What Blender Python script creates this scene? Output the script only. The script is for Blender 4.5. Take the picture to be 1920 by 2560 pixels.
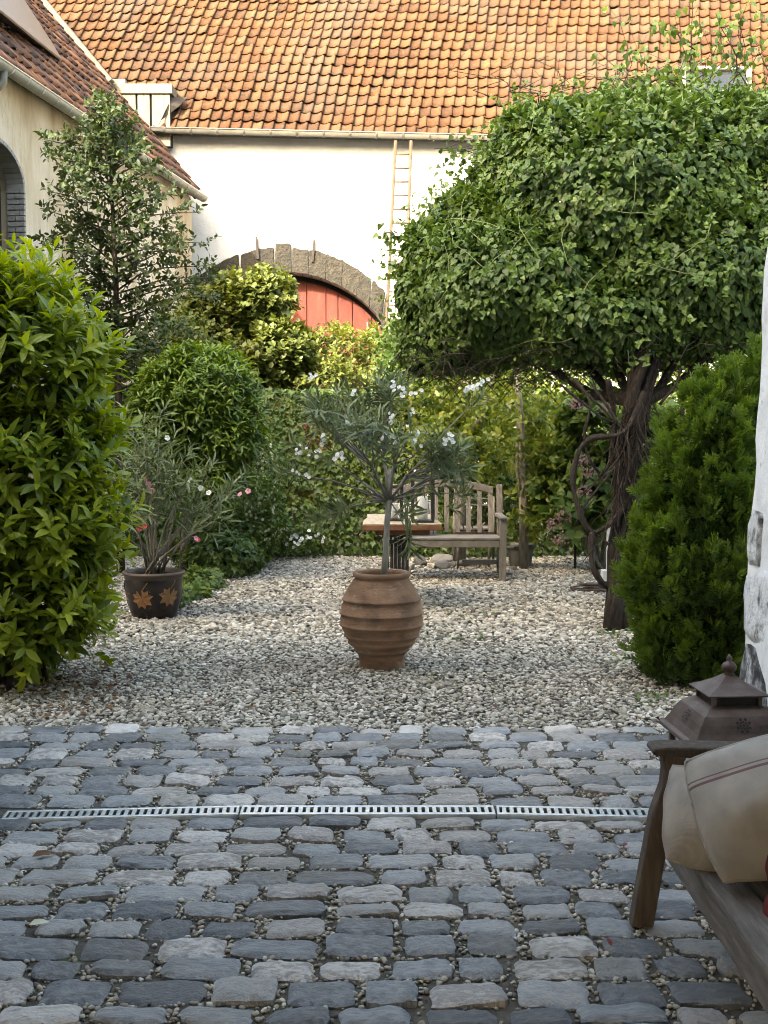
import bpy, bmesh, math, random
import numpy as np
from mathutils import Vector, Matrix, Euler, noise

for o in list(bpy.data.objects):
    bpy.data.objects.remove(o)
sc = bpy.context.scene
col = sc.collection
R = math.radians

# ---------------------------------------------------------------- camera
CAM_H, FOC = 1.55, 3000.0                      # metres; focal length in pixels of a 1920 x 2560 picture
PITCH = math.atan(220 / FOC)
cam = bpy.data.cameras.new('camera'); cam_o = bpy.data.objects.new('camera', cam); col.objects.link(cam_o)
cam.sensor_fit = 'VERTICAL'; cam.sensor_height = 36.0; cam.sensor_width = 27.0
cam.lens = 36.0 * FOC / 2560
cam.clip_start = 0.05; cam.clip_end = 1000
cam_o.location = (0, 0, CAM_H); cam_o.rotation_euler = (math.pi / 2 - PITCH, 0, 0)
sc.camera = cam_o

# ---------------------------------------------------------------- sky, sun, exposure
SUN_TO = Vector((-0.575, -0.75, 0.66)).normalized()     # towards the sun
w = bpy.data.worlds.new('World'); sc.world = w; w.use_nodes = True
nt = w.node_tree; nt.nodes.clear()
sky = nt.nodes.new('ShaderNodeTexSky'); sky.sky_type = 'NISHITA'; sky.sun_disc = False
sky.sun_elevation = math.asin(SUN_TO.z); sky.sun_rotation = math.atan2(SUN_TO.x, SUN_TO.y)
sky.air_density = 2.0; sky.dust_density = 10.0; sky.ozone_density = 0.6
bg = nt.nodes.new('ShaderNodeBackground'); bg.inputs['Strength'].default_value = 0.15
wo = nt.nodes.new('ShaderNodeOutputWorld')
nt.links.new(sky.outputs[0], bg.inputs['Color']); nt.links.new(bg.outputs[0], wo.inputs['Surface'])
sun = bpy.data.lights.new('sun', 'SUN'); sun_o = bpy.data.objects.new('sun', sun); col.objects.link(sun_o)
sun.energy = 2.0; sun.angle = R(0.5); sun.color = (1.0, 0.95, 0.86)
sun_o.rotation_euler = SUN_TO.to_track_quat('Z', 'Y').to_euler(); sun_o.location = (-20, -25, 25)
vs = sc.view_settings
vs.view_transform = 'Standard'; vs.look = 'None'; vs.exposure = 3.05; vs.gamma = 1.0; vs.use_curve_mapping = False
sc.render.engine = 'CYCLES'
sc.cycles.max_bounces = 7; sc.cycles.diffuse_bounces = 4; sc.cycles.glossy_bounces = 3
sc.cycles.transmission_bounces = 4; sc.cycles.transparent_max_bounces = 12
sc.cycles.filter_width = 1.0
sc.cycles.use_denoising = True; sc.cycles.sample_clamp_indirect = 6.0
sc.cycles.caustics_reflective = False; sc.cycles.caustics_refractive = False

# ---------------------------------------------------------------- places: a direction of view met with a real plane
CO = np.array([0, 0, CAM_H])
FW = np.array([0, math.cos(PITCH), -math.sin(PITCH)]); UP = np.array([0, math.sin(PITCH), math.cos(PITCH)]); RT = np.array([1.0, 0, 0])
def look(px, py): return (px - 960) * RT + FOC * FW + (1280 - py) * UP
def at(px, py, Y):
    v = look(px, py); return CO + v * (Y / v[1])
def gz(px, py, z=0.0):
    v = look(px, py); return CO + v * ((z - CAM_H) / v[2])
def onplane(px, py, p0, n):
    v = look(px, py); return CO + v * (np.dot(np.array(p0) - CO, n) / np.dot(v, n))
def proj(P):
    q = np.asarray(P, float) - CO; dpt = q @ FW
    return np.stack([960 + FOC * (q @ RT) / dpt, 1280 - FOC * (q @ UP) / dpt, dpt], -1)
def nrm(a):
    a = np.asarray(a, float); return a / (np.linalg.norm(a, axis=-1, keepdims=True) + 1e-12)

# ---------------------------------------------------------------- materials
MATS = {}
def new_mat(name):
    m = bpy.data.materials.new(name); m.use_nodes = True; MATS[name] = m
    t = m.node_tree; b = t.nodes['Principled BSDF']
    return m, t, b
def nd(t, typ, **kw):
    n = t.nodes.new(typ)
    for k, v in kw.items():
        if k in n.inputs.keys(): n.inputs[k].default_value = v
        else: setattr(n, k, v)
    return n
def ramp(t, cols, lo=0.3, hi=0.7, interp='LINEAR'):
    r = t.nodes.new('ShaderNodeValToRGB'); e = r.color_ramp; e.interpolation = interp
    k = len(cols)
    while len(e.elements) < k: e.elements.new(0.5)
    for i, c in enumerate(cols):
        e.elements[i].position = lo + (hi - lo) * i / max(1, k - 1)
        e.elements[i].color = (*c, 1)
    return r
def math_n(t, op, a, b=None, c=None, clamp=False):
    n = t.nodes.new('ShaderNodeMath'); n.operation = op; n.use_clamp = clamp
    for i, v in enumerate((a, b, c)):
        if v is None: continue
        if isinstance(v, (int, float)): n.inputs[i].default_value = v
        else: t.links.new(v, n.inputs[i])
    return n.outputs[0]
def coords(t, stretch=(1, 1, 1), rnd=False):
    tc = t.nodes.new('ShaderNodeTexCoord'); mp = t.nodes.new('ShaderNodeMapping'); mp.inputs['Scale'].default_value = stretch
    t.links.new(tc.outputs['Object'], mp.inputs['Vector'])
    if rnd:
        oi = t.nodes.new('ShaderNodeObjectInfo'); cx = t.nodes.new('ShaderNodeCombineXYZ')
        m = math_n(t, 'MULTIPLY', oi.outputs['Random'], 83.0)
        for i in range(3): t.links.new(m, cx.inputs[i])
        t.links.new(cx.outputs[0], mp.inputs['Location'])
        return mp.outputs[0], oi.outputs['Random']
    return mp.outputs[0], None
def pm(name, cols, scale=5.0, rough=0.8, bump=0.3, bscale=40.0, stretch=(1, 1, 1), rnd=0.0, attr=None, metal=0.0,
       spec=0.4, bdist=0.01, lo=0.3, hi=0.7, rvar=0.1, cracks=0.0, spots=None, interp='LINEAR', drift=None):
    m, t, b = new_mat(name)
    vec, rr = coords(t, stretch, rnd > 0 and not attr)
    if attr:
        a = t.nodes.new('ShaderNodeAttribute'); a.attribute_name = attr; rr = a.outputs['Fac']
    n1 = nd(t, 'ShaderNodeTexNoise', Scale=scale, Detail=7.0, Roughness=0.62); t.links.new(vec, n1.inputs['Vector'])
    fac = n1.outputs['Fac']
    if rnd > 0:
        fac = math_n(t, 'ADD', math_n(t, 'MULTIPLY', fac, 1 - rnd), math_n(t, 'MULTIPLY', math_n(t, 'MULTIPLY_ADD', rr, 0.5, 0.25), rnd))
    rp = ramp(t, cols, lo, hi, interp); t.links.new(fac, rp.inputs['Fac'])
    colout = rp.outputs['Color']
    if spots:                                   # lichen / dirt of its own shape: (colour, scale, threshold, softness)
        sc_, s_, th, so = spots
        n3 = nd(t, 'ShaderNodeTexNoise', Scale=s_, Detail=8.0, Roughness=0.7); t.links.new(vec, n3.inputs['Vector'])
        mr = t.nodes.new('ShaderNodeMapRange'); mr.inputs['From Min'].default_value = th; mr.inputs['From Max'].default_value = th + so
        t.links.new(n3.outputs['Fac'], mr.inputs['Value'])
        mx = t.nodes.new('ShaderNodeMix'); mx.data_type = 'RGBA'
        t.links.new(mr.outputs[0], mx.inputs[0]); t.links.new(colout, mx.inputs[6]); mx.inputs[7].default_value = (*sc_, 1)
        colout = mx.outputs[2]
    if drift:                                   # stains that run on from piece to piece: (colour, scale, threshold, softness, amount)
        dc, ds, dth, dso, dam = drift
        ge = t.nodes.new('ShaderNodeNewGeometry')
        n4 = nd(t, 'ShaderNodeTexNoise', Scale=ds, Detail=6.0, Roughness=0.65); t.links.new(ge.outputs['Position'], n4.inputs['Vector'])
        mr = t.nodes.new('ShaderNodeMapRange'); mr.inputs['From Min'].default_value = dth; mr.inputs['From Max'].default_value = dth + dso; mr.inputs['To Max'].default_value = dam
        t.links.new(n4.outputs['Fac'], mr.inputs['Value'])
        mx = t.nodes.new('ShaderNodeMix'); mx.data_type = 'RGBA'
        t.links.new(mr.outputs[0], mx.inputs[0]); t.links.new(colout, mx.inputs[6]); mx.inputs[7].default_value = (*dc, 1)
        colout = mx.outputs[2]
    t.links.new(colout, b.inputs['Base Color'])
    n2 = nd(t, 'ShaderNodeTexNoise', Scale=bscale, Detail=8.0, Roughness=0.65); t.links.new(vec, n2.inputs['Vector'])
    h = n2.outputs['Fac']
    if cracks:
        vo = nd(t, 'ShaderNodeTexVoronoi', Scale=bscale * 0.35); vo.feature = 'DISTANCE_TO_EDGE'
        t.links.new(vec, vo.inputs['Vector'])
        h = math_n(t, 'ADD', h, math_n(t, 'MULTIPLY', math_n(t, 'MINIMUM', vo.outputs['Distance'], 0.12), cracks * 6))
    bp = nd(t, 'ShaderNodeBump', Strength=bump, Distance=bdist); t.links.new(h, bp.inputs['Height'])
    t.links.new(bp.outputs[0], b.inputs['Normal'])
    t.links.new(math_n(t, 'MULTIPLY_ADD', n2.outputs['Fac'], rvar * 2, rough - rvar), b.inputs['Roughness'])
    b.inputs['Metallic'].default_value = metal; b.inputs['Specular IOR Level'].default_value = spec
    return m
def leafmat(name, cols, rough=0.45, trans=0.3, tcol=None, spec=0.4, obj_random=False):
    m, t, b = new_mat(name)
    if obj_random:
        a = t.nodes.new('ShaderNodeObjectInfo'); v = a.outputs['Random']
    else:
        a = t.nodes.new('ShaderNodeAttribute'); a.attribute_name = 'v'; v = a.outputs['Fac']
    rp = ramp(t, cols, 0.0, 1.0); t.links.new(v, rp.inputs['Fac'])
    t.links.new(rp.outputs['Color'], b.inputs['Base Color'])
    b.inputs['Roughness'].default_value = rough; b.inputs['Specular IOR Level'].default_value = spec
    tr = t.nodes.new('ShaderNodeBsdfTranslucent')
    hs = nd(t, 'ShaderNodeHueSaturation', Hue=0.485, Saturation=1.15, Value=1.5); t.links.new(rp.outputs['Color'], hs.inputs['Color'])
    t.links.new(hs.outputs[0], tr.inputs['Color'])
    mx = t.nodes.new('ShaderNodeMixShader'); mx.inputs[0].default_value = trans
    t.links.new(b.outputs[0], mx.inputs[1]); t.links.new(tr.outputs[0], mx.inputs[2])
    t.links.new(mx.outputs[0], t.nodes['Material Output'].inputs['Surface'])
    return m
def glassmat(name):
    m, t, b = new_mat(name)
    gl = nd(t, 'ShaderNodeBsdfGlossy', Roughness=0.02); tr = t.nodes.new('ShaderNodeBsdfTransparent')
    tr.inputs['Color'].default_value = (0.985, 0.99, 0.987, 1)
    mx = t.nodes.new('ShaderNodeMixShader')
    mx.inputs[0].default_value = 0.06; t.links.new(tr.outputs[0], mx.inputs[1]); t.links.new(gl.outputs[0], mx.inputs[2])
    t.links.new(mx.outputs[0], t.nodes['Material Output'].inputs['Surface'])
    return m

# ---------------------------------------------------------------- objects
def tag(o, label=None, cat=None, group=None, kind=None):
    for k, v in (('label', label), ('category', cat), ('group', group), ('kind', kind)):
        if v: o[k] = v
    return o
def thing(name, label, cat, loc=(0, 0, 0), group=None):
    o = bpy.data.objects.new(name, None); col.objects.link(o)
    o.location = Vector([float(c) for c in loc]); o.empty_display_size = 0.1
    return tag(o, label, cat, group)
def link(name, me, parent=None, mat=None):
    if isinstance(mat, str): mat = MATS[mat]
    if mat and not me.materials: me.materials.append(mat)
    o = bpy.data.objects.new(name, me); col.objects.link(o)
    if parent is not None:
        o.parent = parent
        if parent.type == 'EMPTY': o.matrix_parent_inverse = Matrix.Translation(-parent.location)
    return o
class MB:
    def __init__(s): s.v = []; s.f = []; s.sm = []
    def add(s, verts, faces, smooth=False):
        k = len(s.v); s.v += [tuple(map(float, p)) for p in verts]
        s.f += [tuple(i + k for i in f) for f in faces]; s.sm += [smooth] * len(faces); return s
    def box(s, c, size, M=None):
        x, y, z = (d / 2 for d in size)
        vs_ = [Vector(p) for p in ((-x, -y, -z), (x, -y, -z), (x, y, -z), (-x, y, -z), (-x, -y, z), (x, -y, z), (x, y, z), (-x, y, z))]
        if M is not None: vs_ = [M @ p for p in vs_]
        vs_ = [p + Vector(c) for p in vs_]
        return s.add(vs_, [(0, 3, 2, 1), (4, 5, 6, 7), (0, 1, 5, 4), (1, 2, 6, 5), (2, 3, 7, 6), (3, 0, 4, 7)])
    def bar(s, a, b, wd, ht, up=(0, 0, 1)):            # a box from a to b
        a, b = Vector(a), Vector(b); d = (b - a); L = d.length; d.normalize()
        u = Vector(up); x = d.cross(u); x = x.normalized() if x.length > 1e-6 else Vector((1, 0, 0)); u = x.cross(d)
        M = Matrix((x, d, u)).transposed()
        return s.box((a + b) / 2, (wd, L, ht), M)
    def prism(s, poly, axis_off, thick):               # poly = 3D outline; extruded by axis_off * thick
        n = len(poly); off = Vector(axis_off) * thick
        P = [Vector(p) for p in poly]; Q = [p + off for p in P]
        fs = [tuple(range(n)), tuple(range(2 * n - 1, n - 1, -1))] + [(i, i + n, (i + 1) % n + n, (i + 1) % n) for i in range(n)]
        return s.add(P + Q, fs)
    def tube(s, pts, rad, n=8, caps=True):
        P = [Vector([float(c) for c in p]) for p in pts]; m = len(P)
        if isinstance(rad, (int, float)): rad = [rad] * m
        vs_, fs = [], []; ref = Vector((0.13, 0.31, 0.94)); prev = None
        for i, p in enumerate(P):
            d = (P[min(i + 1, m - 1)] - P[max(i - 1, 0)]).normalized()
            x = d.cross(ref if prev is None else prev)
            if x.length < 1e-4: x = d.cross(Vector((1, 0, 0)))
            x.normalize(); y = d.cross(x).normalized(); prev = -y if prev is None else prev
            prev = x.cross(d)
            for k in range(n):
                a = 2 * math.pi * k / n
                vs_.append(p + (x * math.cos(a) + y * math.sin(a)) * rad[i])
        for i in range(m - 1):
            for k in range(n):
                fs.append((i * n + k, i * n + (k + 1) % n, (i + 1) * n + (k + 1) % n, (i + 1) * n + k))
        if caps: fs += [tuple(range(n - 1, -1, -1)), tuple(range((m - 1) * n, m * n))]
        return s.add(vs_, fs, True)
    def lathe(s, prof, c=(0, 0, 0), n=40, wob=0.0):
        vs_, fs = [], []; c = Vector(c)
        for j, (r, z) in enumerate(prof):
            for k in range(n):
                a = 2 * math.pi * k / n; rr = r * (1 + wob * math.sin(2 * a + 1) + wob * 0.6 * math.sin(3 * a + z * 9))
                vs_.append(c + Vector((rr * math.cos(a), rr * math.sin(a), z)))
        for j in range(len(prof) - 1):
            for k in range(n):
                fs.append((j * n + k, j * n + (k + 1) % n, (j + 1) * n + (k + 1) % n, (j + 1) * n + k))
        return s.add(vs_, fs, True)
    def mesh(s, name):
        me = bpy.data.meshes.new(name); me.from_pydata(s.v, [], s.f); me.update()
        me.polygons.foreach_set('use_smooth', s.sm); return me
    def build(s, name, mat, parent=None, bevel=0.0, seg=2):
        o = link(name, s.mesh(name), parent, mat)
        if bevel:
            b = o.modifiers.new('bevel', 'BEVEL'); b.width = bevel; b.segments = seg; b.limit_method = 'ANGLE'; b.angle_limit = R(35)
        return o
def np_mesh(name, V, Fc, attr=None, smooth=False):
    """V (n,3); Fc list of arrays (m,k)"""
    me = bpy.data.meshes.new(name)
    me.vertices.add(len(V)); me.vertices.foreach_set('co', np.asarray(V, np.float32).ravel())
    loops = np.concatenate([f.ravel() for f in Fc]); tot = np.concatenate([np.full(len(f), f.shape[1]) for f in Fc])
    st = np.concatenate([[0], np.cumsum(tot)[:-1]])
    me.loops.add(len(loops)); me.loops.foreach_set('vertex_index', loops.astype(np.int32))
    me.polygons.add(len(tot)); me.polygons.foreach_set('loop_start', st.astype(np.int32))
    me.update(calc_edges=True); me.validate()
    if smooth: me.polygons.foreach_set('use_smooth', np.ones(len(tot), bool))
    if attr is not None:
        a = me.attributes.new('v', 'FLOAT', 'POINT'); a.data.foreach_set('value', np.asarray(attr, np.float32))
    return me
def fbm(p, s=1.0): return noise.fractal(Vector(p) * s, 0.6, 2.0, 4)

# ---------------------------------------------------------------- leaves
def leaf_t(rows, fold=0.25, curl=0.25):
    """leaf along +Y, length 1; rows = (t, half width); midrib sunk by fold, tip drooping by curl"""
    V = [(0, 0, 0)]; Fq, Ft = [], []
    for t_, w_ in rows:
        z = -curl * t_ * t_
        V += [(-w_, t_, z + fold * w_), (0, t_, z), (w_, t_, z + fold * w_)]
    V.append((0, 1, -curl)); k = len(rows)
    Ft += [(0, 2, 1), (0, 3, 2)]
    for i in range(k - 1):
        a = 1 + 3 * i; Fq += [(a, a + 1, a + 4, a + 3), (a + 1, a + 2, a + 5, a + 4)]
    a = 1 + 3 * (k - 1); Ft += [(a, a + 1, len(V) - 1), (a + 1, a + 2, len(V) - 1)]
    return np.array(V, float), [np.array(Ft)] + ([np.array(Fq)] if Fq else [])
OVATE = leaf_t([(0.3, 0.26), (0.7, 0.2)], 0.3, 0.22)
LAUREL = leaf_t([(0.25, 0.13), (0.55, 0.17), (0.82, 0.1)], 0.35, 0.3)
LANCE = leaf_t([(0.3, 0.062), (0.7, 0.055)], 0.4, 0.2)
NARROW = leaf_t([(0.3, 0.13), (0.7, 0.11)], 0.4, 0.5)
HEART = leaf_t([(0.02, 0.3), (0.35, 0.38), (0.72, 0.18)], 0.22, 0.25)
ROUND = leaf_t([(0.25, 0.34), (0.65, 0.34)], 0.2, 0.25)
SMALL = (np.array([(0, 0, 0), (-0.25, 0.5, 0.06), (0, 1, -0.15), (0.25, 0.5, 0.06)], float), [np.array([(0, 3, 2), (0, 2, 1)])])
def _ivy():
    pts = [(0, 0.12), (-0.32, -0.02), (-0.3, 0.22), (-0.5, 0.45), (-0.2, 0.5), (0, 1.0), (0.2, 0.5), (0.5, 0.45), (0.3, 0.22), (0.32, -0.02)]
    V = [(0, 0.3, -0.04)] + [(x, y, 0.12 * abs(x) - 0.12 * y * y) for x, y in pts]
    return np.array(V, float), [np.array([(0, 1 + (i + 1) % 10, 1 + i) for i in range(10)])]
IVY = _ivy()
def _spray():
    V, Fc = [], []
    def dia(a, b, w_):
        a, b = np.array(a), np.array(b); d = nrm(b - a); pz = np.array([-d[1], d[0], 0]); k = len(V)
        m_ = a + (b - a) * 0.45
        V.extend([a, m_ + pz * w_, b, m_ - pz * w_]); Fc.append((k, k + 3, k + 2)); Fc.append((k, k + 2, k + 1))
    dia((0, 0, 0), (0, 1, -0.12), 0.085)
    for y, l, s_ in ((0.12, 0.4, 1), (0.2, 0.42, -1), (0.38, 0.36, 1), (0.48, 0.34, -1), (0.64, 0.25, 1), (0.72, 0.2, -1)):
        dia((0, y, -0.03), (s_ * l * 0.75, y + l * 0.85, 0.05), 0.075)
    return np.array(V, float), [np.array(Fc)]
SPRAY = _spray()
def scatter(name, mat, parent, P, D, N, S, tmpl, v, wsc=None, singles=0, single_mat=None, smooth=True, rng=None):
    """leaves joined into one part; the `singles` that show largest from the photo's side become parts of their own"""
    P, D, N, S, v = (np.asarray(a, float) for a in (P, D, N, S, v))
    D = nrm(D); X = nrm(np.cross(D, N)); Z = np.cross(X, D)
    if wsc is None: wsc = np.ones(len(P))
    pick = np.zeros(len(P), bool)
    if singles:
        pr = proj(P); face = np.abs(np.sum(Z * nrm(CO - P), 1))
        vis = (pr[:, 0] > 5) & (pr[:, 0] < 1915) & (pr[:, 1] > 0) & (pr[:, 1] < 2560)
        score = np.where(vis, S / pr[:, 2] * (0.3 + face), -1)
        if isinstance(singles, tuple): score = np.where(singles[1], score, -1); singles = singles[0]
        pick[np.argsort(-score)[:singles]] = True; pick &= score > 0
    tv, tf = tmpl
    k = ~pick
    def vert(i):
        return (P[i][:, None, :] + S[i][:, None, None] * (tv[None, :, 0:1] * wsc[i][:, None, None] * X[i][:, None, :] + tv[None, :, 1:2] * D[i][:, None, :] + tv[None, :, 2:3] * Z[i][:, None, :])).reshape(-1, 3)
    n = int(k.sum()); off = (np.arange(n) * len(tv))
    Fc = [(off[:, None, None] + f[None]).reshape(-1, f.shape[1]) for f in tf]
    o = link(name, np_mesh(name, vert(k), Fc, np.repeat(v[k], len(tv)), smooth), parent, mat)
    o['kind'] = 'stuff'
    if singles:
        lm = np_mesh('leaf', tv, tf, None, smooth); lm.materials.append(MATS[single_mat])
        for i in np.where(pick)[0]:
            c = bpy.data.objects.new('leaf', lm); col.objects.link(c); c.parent = parent
            s_ = S[i]
            M = Matrix(((*(X[i] * s_ * wsc[i]),), (*(D[i] * s_),), (*(Z[i] * s_),))).transposed().to_4x4(); M.translation = Vector(P[i])
            if parent.type == 'EMPTY': c.matrix_parent_inverse = Matrix.Translation(-parent.location)
            c.matrix_basis = M
    return o
def shell(blobs, n, rng, bump=0.12, bs=2.0, zmin=-9, inner=0.0):
    """points on the bumpy outside of a union of ellipsoids (centre, radii)"""
    C_ = np.array([b[0] for b in blobs], float); R_ = np.array([np.broadcast_to(b[1], 3) for b in blobs], float)
    wgt = (R_[:, 0] * R_[:, 2] + R_[:, 0] * R_[:, 1] + R_[:, 1] * R_[:, 2]); wgt /= wgt.sum()
    OP, ON = [], []; got = 0
    while got < n:
        m = (n - got) * 2 + 50
        i = rng.choice(len(blobs), m, p=wgt); u = nrm(rng.normal(size=(m, 3)))
        q = C_[i] + R_[i] * u
        s_ = np.array([1 + bump * noise.fractal(Vector(p) * bs, 0.8, 2.0, 3) for p in q])
        q = C_[i] + R_[i] * u * (s_ - inner * rng.random(m) ** 1.5)[:, None]
        ok = q[:, 2] > zmin
        for b in range(len(blobs)):
            dd = np.linalg.norm((q - C_[b]) / R_[b], axis=1); ok &= (i == b) | (dd > 0.93)
        OP.append(q[ok]); ON.append(nrm(u / R_[i])[ok]); got += int(ok.sum())
    return np.concatenate(OP)[:n], np.concatenate(ON)[:n]
def shoots(B, Dr, L, k, rng, ang=55, size=0.08, sj=0.25, droop=0.1, t0=0.1):
    """k leaves spiralled up each shoot: returns P, D, N, S, t"""
    m = len(B); Dr = nrm(Dr); ref = nrm(rng.normal(size=(m, 3))); a1 = nrm(np.cross(Dr, ref)); a2 = np.cross(Dr, a1)
    t_ = np.tile(np.linspace(t0, 1, k), (m, 1)) + rng.normal(size=(m, k)) * 0.03
    az = np.arange(k)[None] * 2.4 + rng.random((m, 1)) * 6.28 + rng.normal(size=(m, k)) * 0.3
    rad = np.cos(az)[..., None] * a1[:, None] + np.sin(az)[..., None] * a2[:, None]
    an = np.radians(ang * (1.15 - 0.55 * t_) + rng.normal(size=(m, k)) * 9)
    P = B[:, None] + Dr[:, None] * (L[:, None] * t_)[..., None]
    P[..., 2] -= droop * (L[:, None] * t_) ** 2
    D = Dr[:, None] * np.cos(an)[..., None] + rad * np.sin(an)[..., None]
    N = Dr[:, None] * np.sin(an)[..., None] - rad * np.cos(an)[..., None]
    N = N + np.array([0, 0, 0.5])
    S = size * (1 + sj * rng.normal(size=(m, k)).clip(-1.5, 1.5)) * (1 - 0.35 * np.abs(t_ - 0.5))
    return P.reshape(-1, 3), D.reshape(-1, 3), N.reshape(-1, 3), S.reshape(-1), t_.reshape(-1)
def limbs(mb, a, targets, r0, r1, rng, bend=0.15, n=5, seg=5):
    for b in targets:
        a_, b_ = np.array(a, float), np.array(b, float); L = np.linalg.norm(b_ - a_)
        o1 = rng.normal(size=3) * bend * L
        pts = [a_ + (b_ - a_) * t_ + o1 * math.sin(math.pi * t_) for t_ in np.linspace(0, 1, n)]
        mb.tube(pts, list(np.linspace(r0, r1, n)), seg)
# ================================================================= materials of the setting
pm('soil', [(0.05, 0.04, 0.03), (0.09, 0.075, 0.055), (0.14, 0.12, 0.09)], 6, 0.95, 0.8, 60, spots=((0.06, 0.08, 0.025), 3, 0.56, 0.1))
pm('joint_sand', [(0.05, 0.043, 0.034), (0.09, 0.08, 0.064), (0.15, 0.135, 0.11)], 30, 0.95, 0.9, 180, spots=((0.07, 0.09, 0.03), 4, 0.57, 0.08))
pm('gravel_bed', [(0.06, 0.054, 0.044), (0.12, 0.11, 0.09), (0.2, 0.185, 0.155)], 60, 0.95, 1.0, 90, bdist=0.03)
pm('pebble', [(0.05, 0.046, 0.04), (0.13, 0.12, 0.098), (0.33, 0.308, 0.25), (0.48, 0.45, 0.38), (0.20, 0.17, 0.12), (0.44, 0.41, 0.35), (0.68, 0.65, 0.58)], 30, 0.7, 0.2, 90, rnd=0.85, lo=0.27, hi=0.72, drift=((0.17, 0.15, 0.11), 0.9, 0.52, 0.2, 0.5))
COB = [(0.11, 0.119, 0.13), (0.175, 0.189, 0.204), (0.245, 0.263, 0.28), (0.31, 0.324, 0.335), (0.38, 0.372, 0.355), (0.27, 0.25, 0.235), (0.56, 0.54, 0.51)]
for nm, at_ in (('cobble', None), ('cobble_joined', 'v')):
    pm(nm, COB, 5, 0.36, 0.75, 7, rnd=0.66, attr=at_, lo=0.36, hi=0.655, bdist=0.025, cracks=0.0, spec=0.5, rvar=0.2, drift=((0.16, 0.15, 0.115), 1.7, 0.5, 0.16, 0.55), spots=((0.2, 0.185, 0.15), 5, 0.6, 0.12))
pm('galvanised', [(0.42, 0.45, 0.47), (0.58, 0.61, 0.62), (0.7, 0.72, 0.72)], 20, 0.38, 0.15, 120, metal=0.85, spec=0.5)
pm('channel_dark', [(0.03, 0.03, 0.028), (0.07, 0.065, 0.055)], 20, 0.9, 0.5, 90)
pm('whitewash', [(0.54, 0.53, 0.515), (0.62, 0.617, 0.61), (0.66, 0.657, 0.65)], 2.2, 0.9, 0.5, 14, bdist=0.02)
pm('cream_wash', [(0.30, 0.23, 0.14), (0.44, 0.37, 0.26), (0.53, 0.47, 0.37), (0.58, 0.54, 0.46)], 1.6, 0.92, 0.6, 10, stretch=(1, 1, 0.35), bdist=0.03, spots=((0.33, 0.25, 0.14), 2.4, 0.56, 0.14))
pm('jamb_white', [(0.60, 0.61, 0.62), (0.76, 0.77, 0.79), (0.82, 0.83, 0.85)], 5, 0.85, 0.5, 30, bdist=0.015, spots=((0.35, 0.34, 0.33), 7, 0.62, 0.06))
pm('jamb_mixed', [(0.14, 0.14, 0.14), (0.45, 0.455, 0.46), (0.68, 0.69, 0.70), (0.78, 0.79, 0.81)], 11, 0.9, 1.0, 30, bdist=0.03, lo=0.33, hi=0.52)
pm('jamb_stone', [(0.10, 0.10, 0.10), (0.32, 0.32, 0.31), (0.62, 0.62, 0.62), (0.72, 0.73, 0.74)], 12, 0.9, 1.0, 30, bdist=0.03, lo=0.36, hi=0.62)
pm('jamb_weathered', [(0.035, 0.035, 0.037), (0.12, 0.12, 0.125), (0.36, 0.365, 0.38), (0.66, 0.67, 0.69)], 11, 0.9, 1.0, 26, bdist=0.03, lo=0.40, hi=0.66)
TILE = [(0.034, 0.026, 0.019), (0.058, 0.03, 0.017), (0.077, 0.039, 0.02), (0.092, 0.05, 0.025), (0.078, 0.05, 0.03), (0.135, 0.085, 0.03)]
for nm, at_ in (('roof_tile', None), ('roof_tile_joined', 'v')):
    pm(nm, TILE, 12, 0.95, 0.5, 40, spec=0.12, rnd=0.56, attr=at_, lo=0.3, hi=0.72, spots=((0.075, 0.06, 0.045), 9, 0.56, 0.14), drift=((0.07, 0.055, 0.042), 0.55, 0.5, 0.16, 0.65))
TILE2 = [(0.045, 0.03, 0.025), (0.075, 0.042, 0.03), (0.125, 0.06, 0.034), (0.19, 0.085, 0.04), (0.24, 0.115, 0.055)]
for nm, at_ in (('dark_roof_tile', None), ('dark_roof_tile_joined', 'v')):
    pm(nm, TILE2, 1.3, 0.85, 0.4, 40, rnd=0.5, attr=at_, lo=0.34, hi=0.68)
pm('zinc', [(0.13, 0.125, 0.10), (0.165, 0.158, 0.13), (0.19, 0.183, 0.155)], 6, 0.55, 0.15, 50, metal=0.25)
pm('zinc_wing_lit', [(0.34, 0.32, 0.26), (0.42, 0.40, 0.33), (0.47, 0.45, 0.38)], 6, 0.5, 0.15, 50, metal=0.2)  # paler warm copy of zinc, the lit look put into its colour
pm('zinc_bracket', [(0.24, 0.23, 0.2), (0.34, 0.33, 0.3)], 8, 0.6, 0.1, 50, metal=0.3)
pm('arch_stone', [(0.028, 0.025, 0.02), (0.047, 0.042, 0.032), (0.066, 0.058, 0.044)], 7, 0.95, 1.0, 16, rnd=0.3, bdist=0.05)
pm('red_paint', [(0.10, 0.022, 0.014), (0.14, 0.032, 0.019), (0.165, 0.042, 0.025), (0.21, 0.08, 0.05)], 5, 0.75, 0.3, 30, stretch=(2, 2, 0.5), rnd=0.25)
pm('pale_boards', [(0.13, 0.105, 0.07), (0.21, 0.185, 0.135), (0.26, 0.24, 0.19)], 8, 0.85, 0.5, 20, stretch=(4, 4, 0.5), rnd=0.3)
pm('dark_wood', [(0.012, 0.011, 0.010), (0.03, 0.026, 0.022)], 10, 0.7, 0.4, 40)
pm('grey_brick', [(0.20, 0.20, 0.195), (0.27, 0.27, 0.26), (0.33, 0.325, 0.31)], 12, 0.9, 0.8, 40, rnd=0.4)
pm('iron', [(0.04, 0.034, 0.028), (0.075, 0.062, 0.05)], 20, 0.8, 0.4, 60, metal=0.3)
pm('roof_panel', [(0.155, 0.11, 0.068), (0.185, 0.135, 0.085)], 6, 0.45, 0.1, 40)
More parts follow.
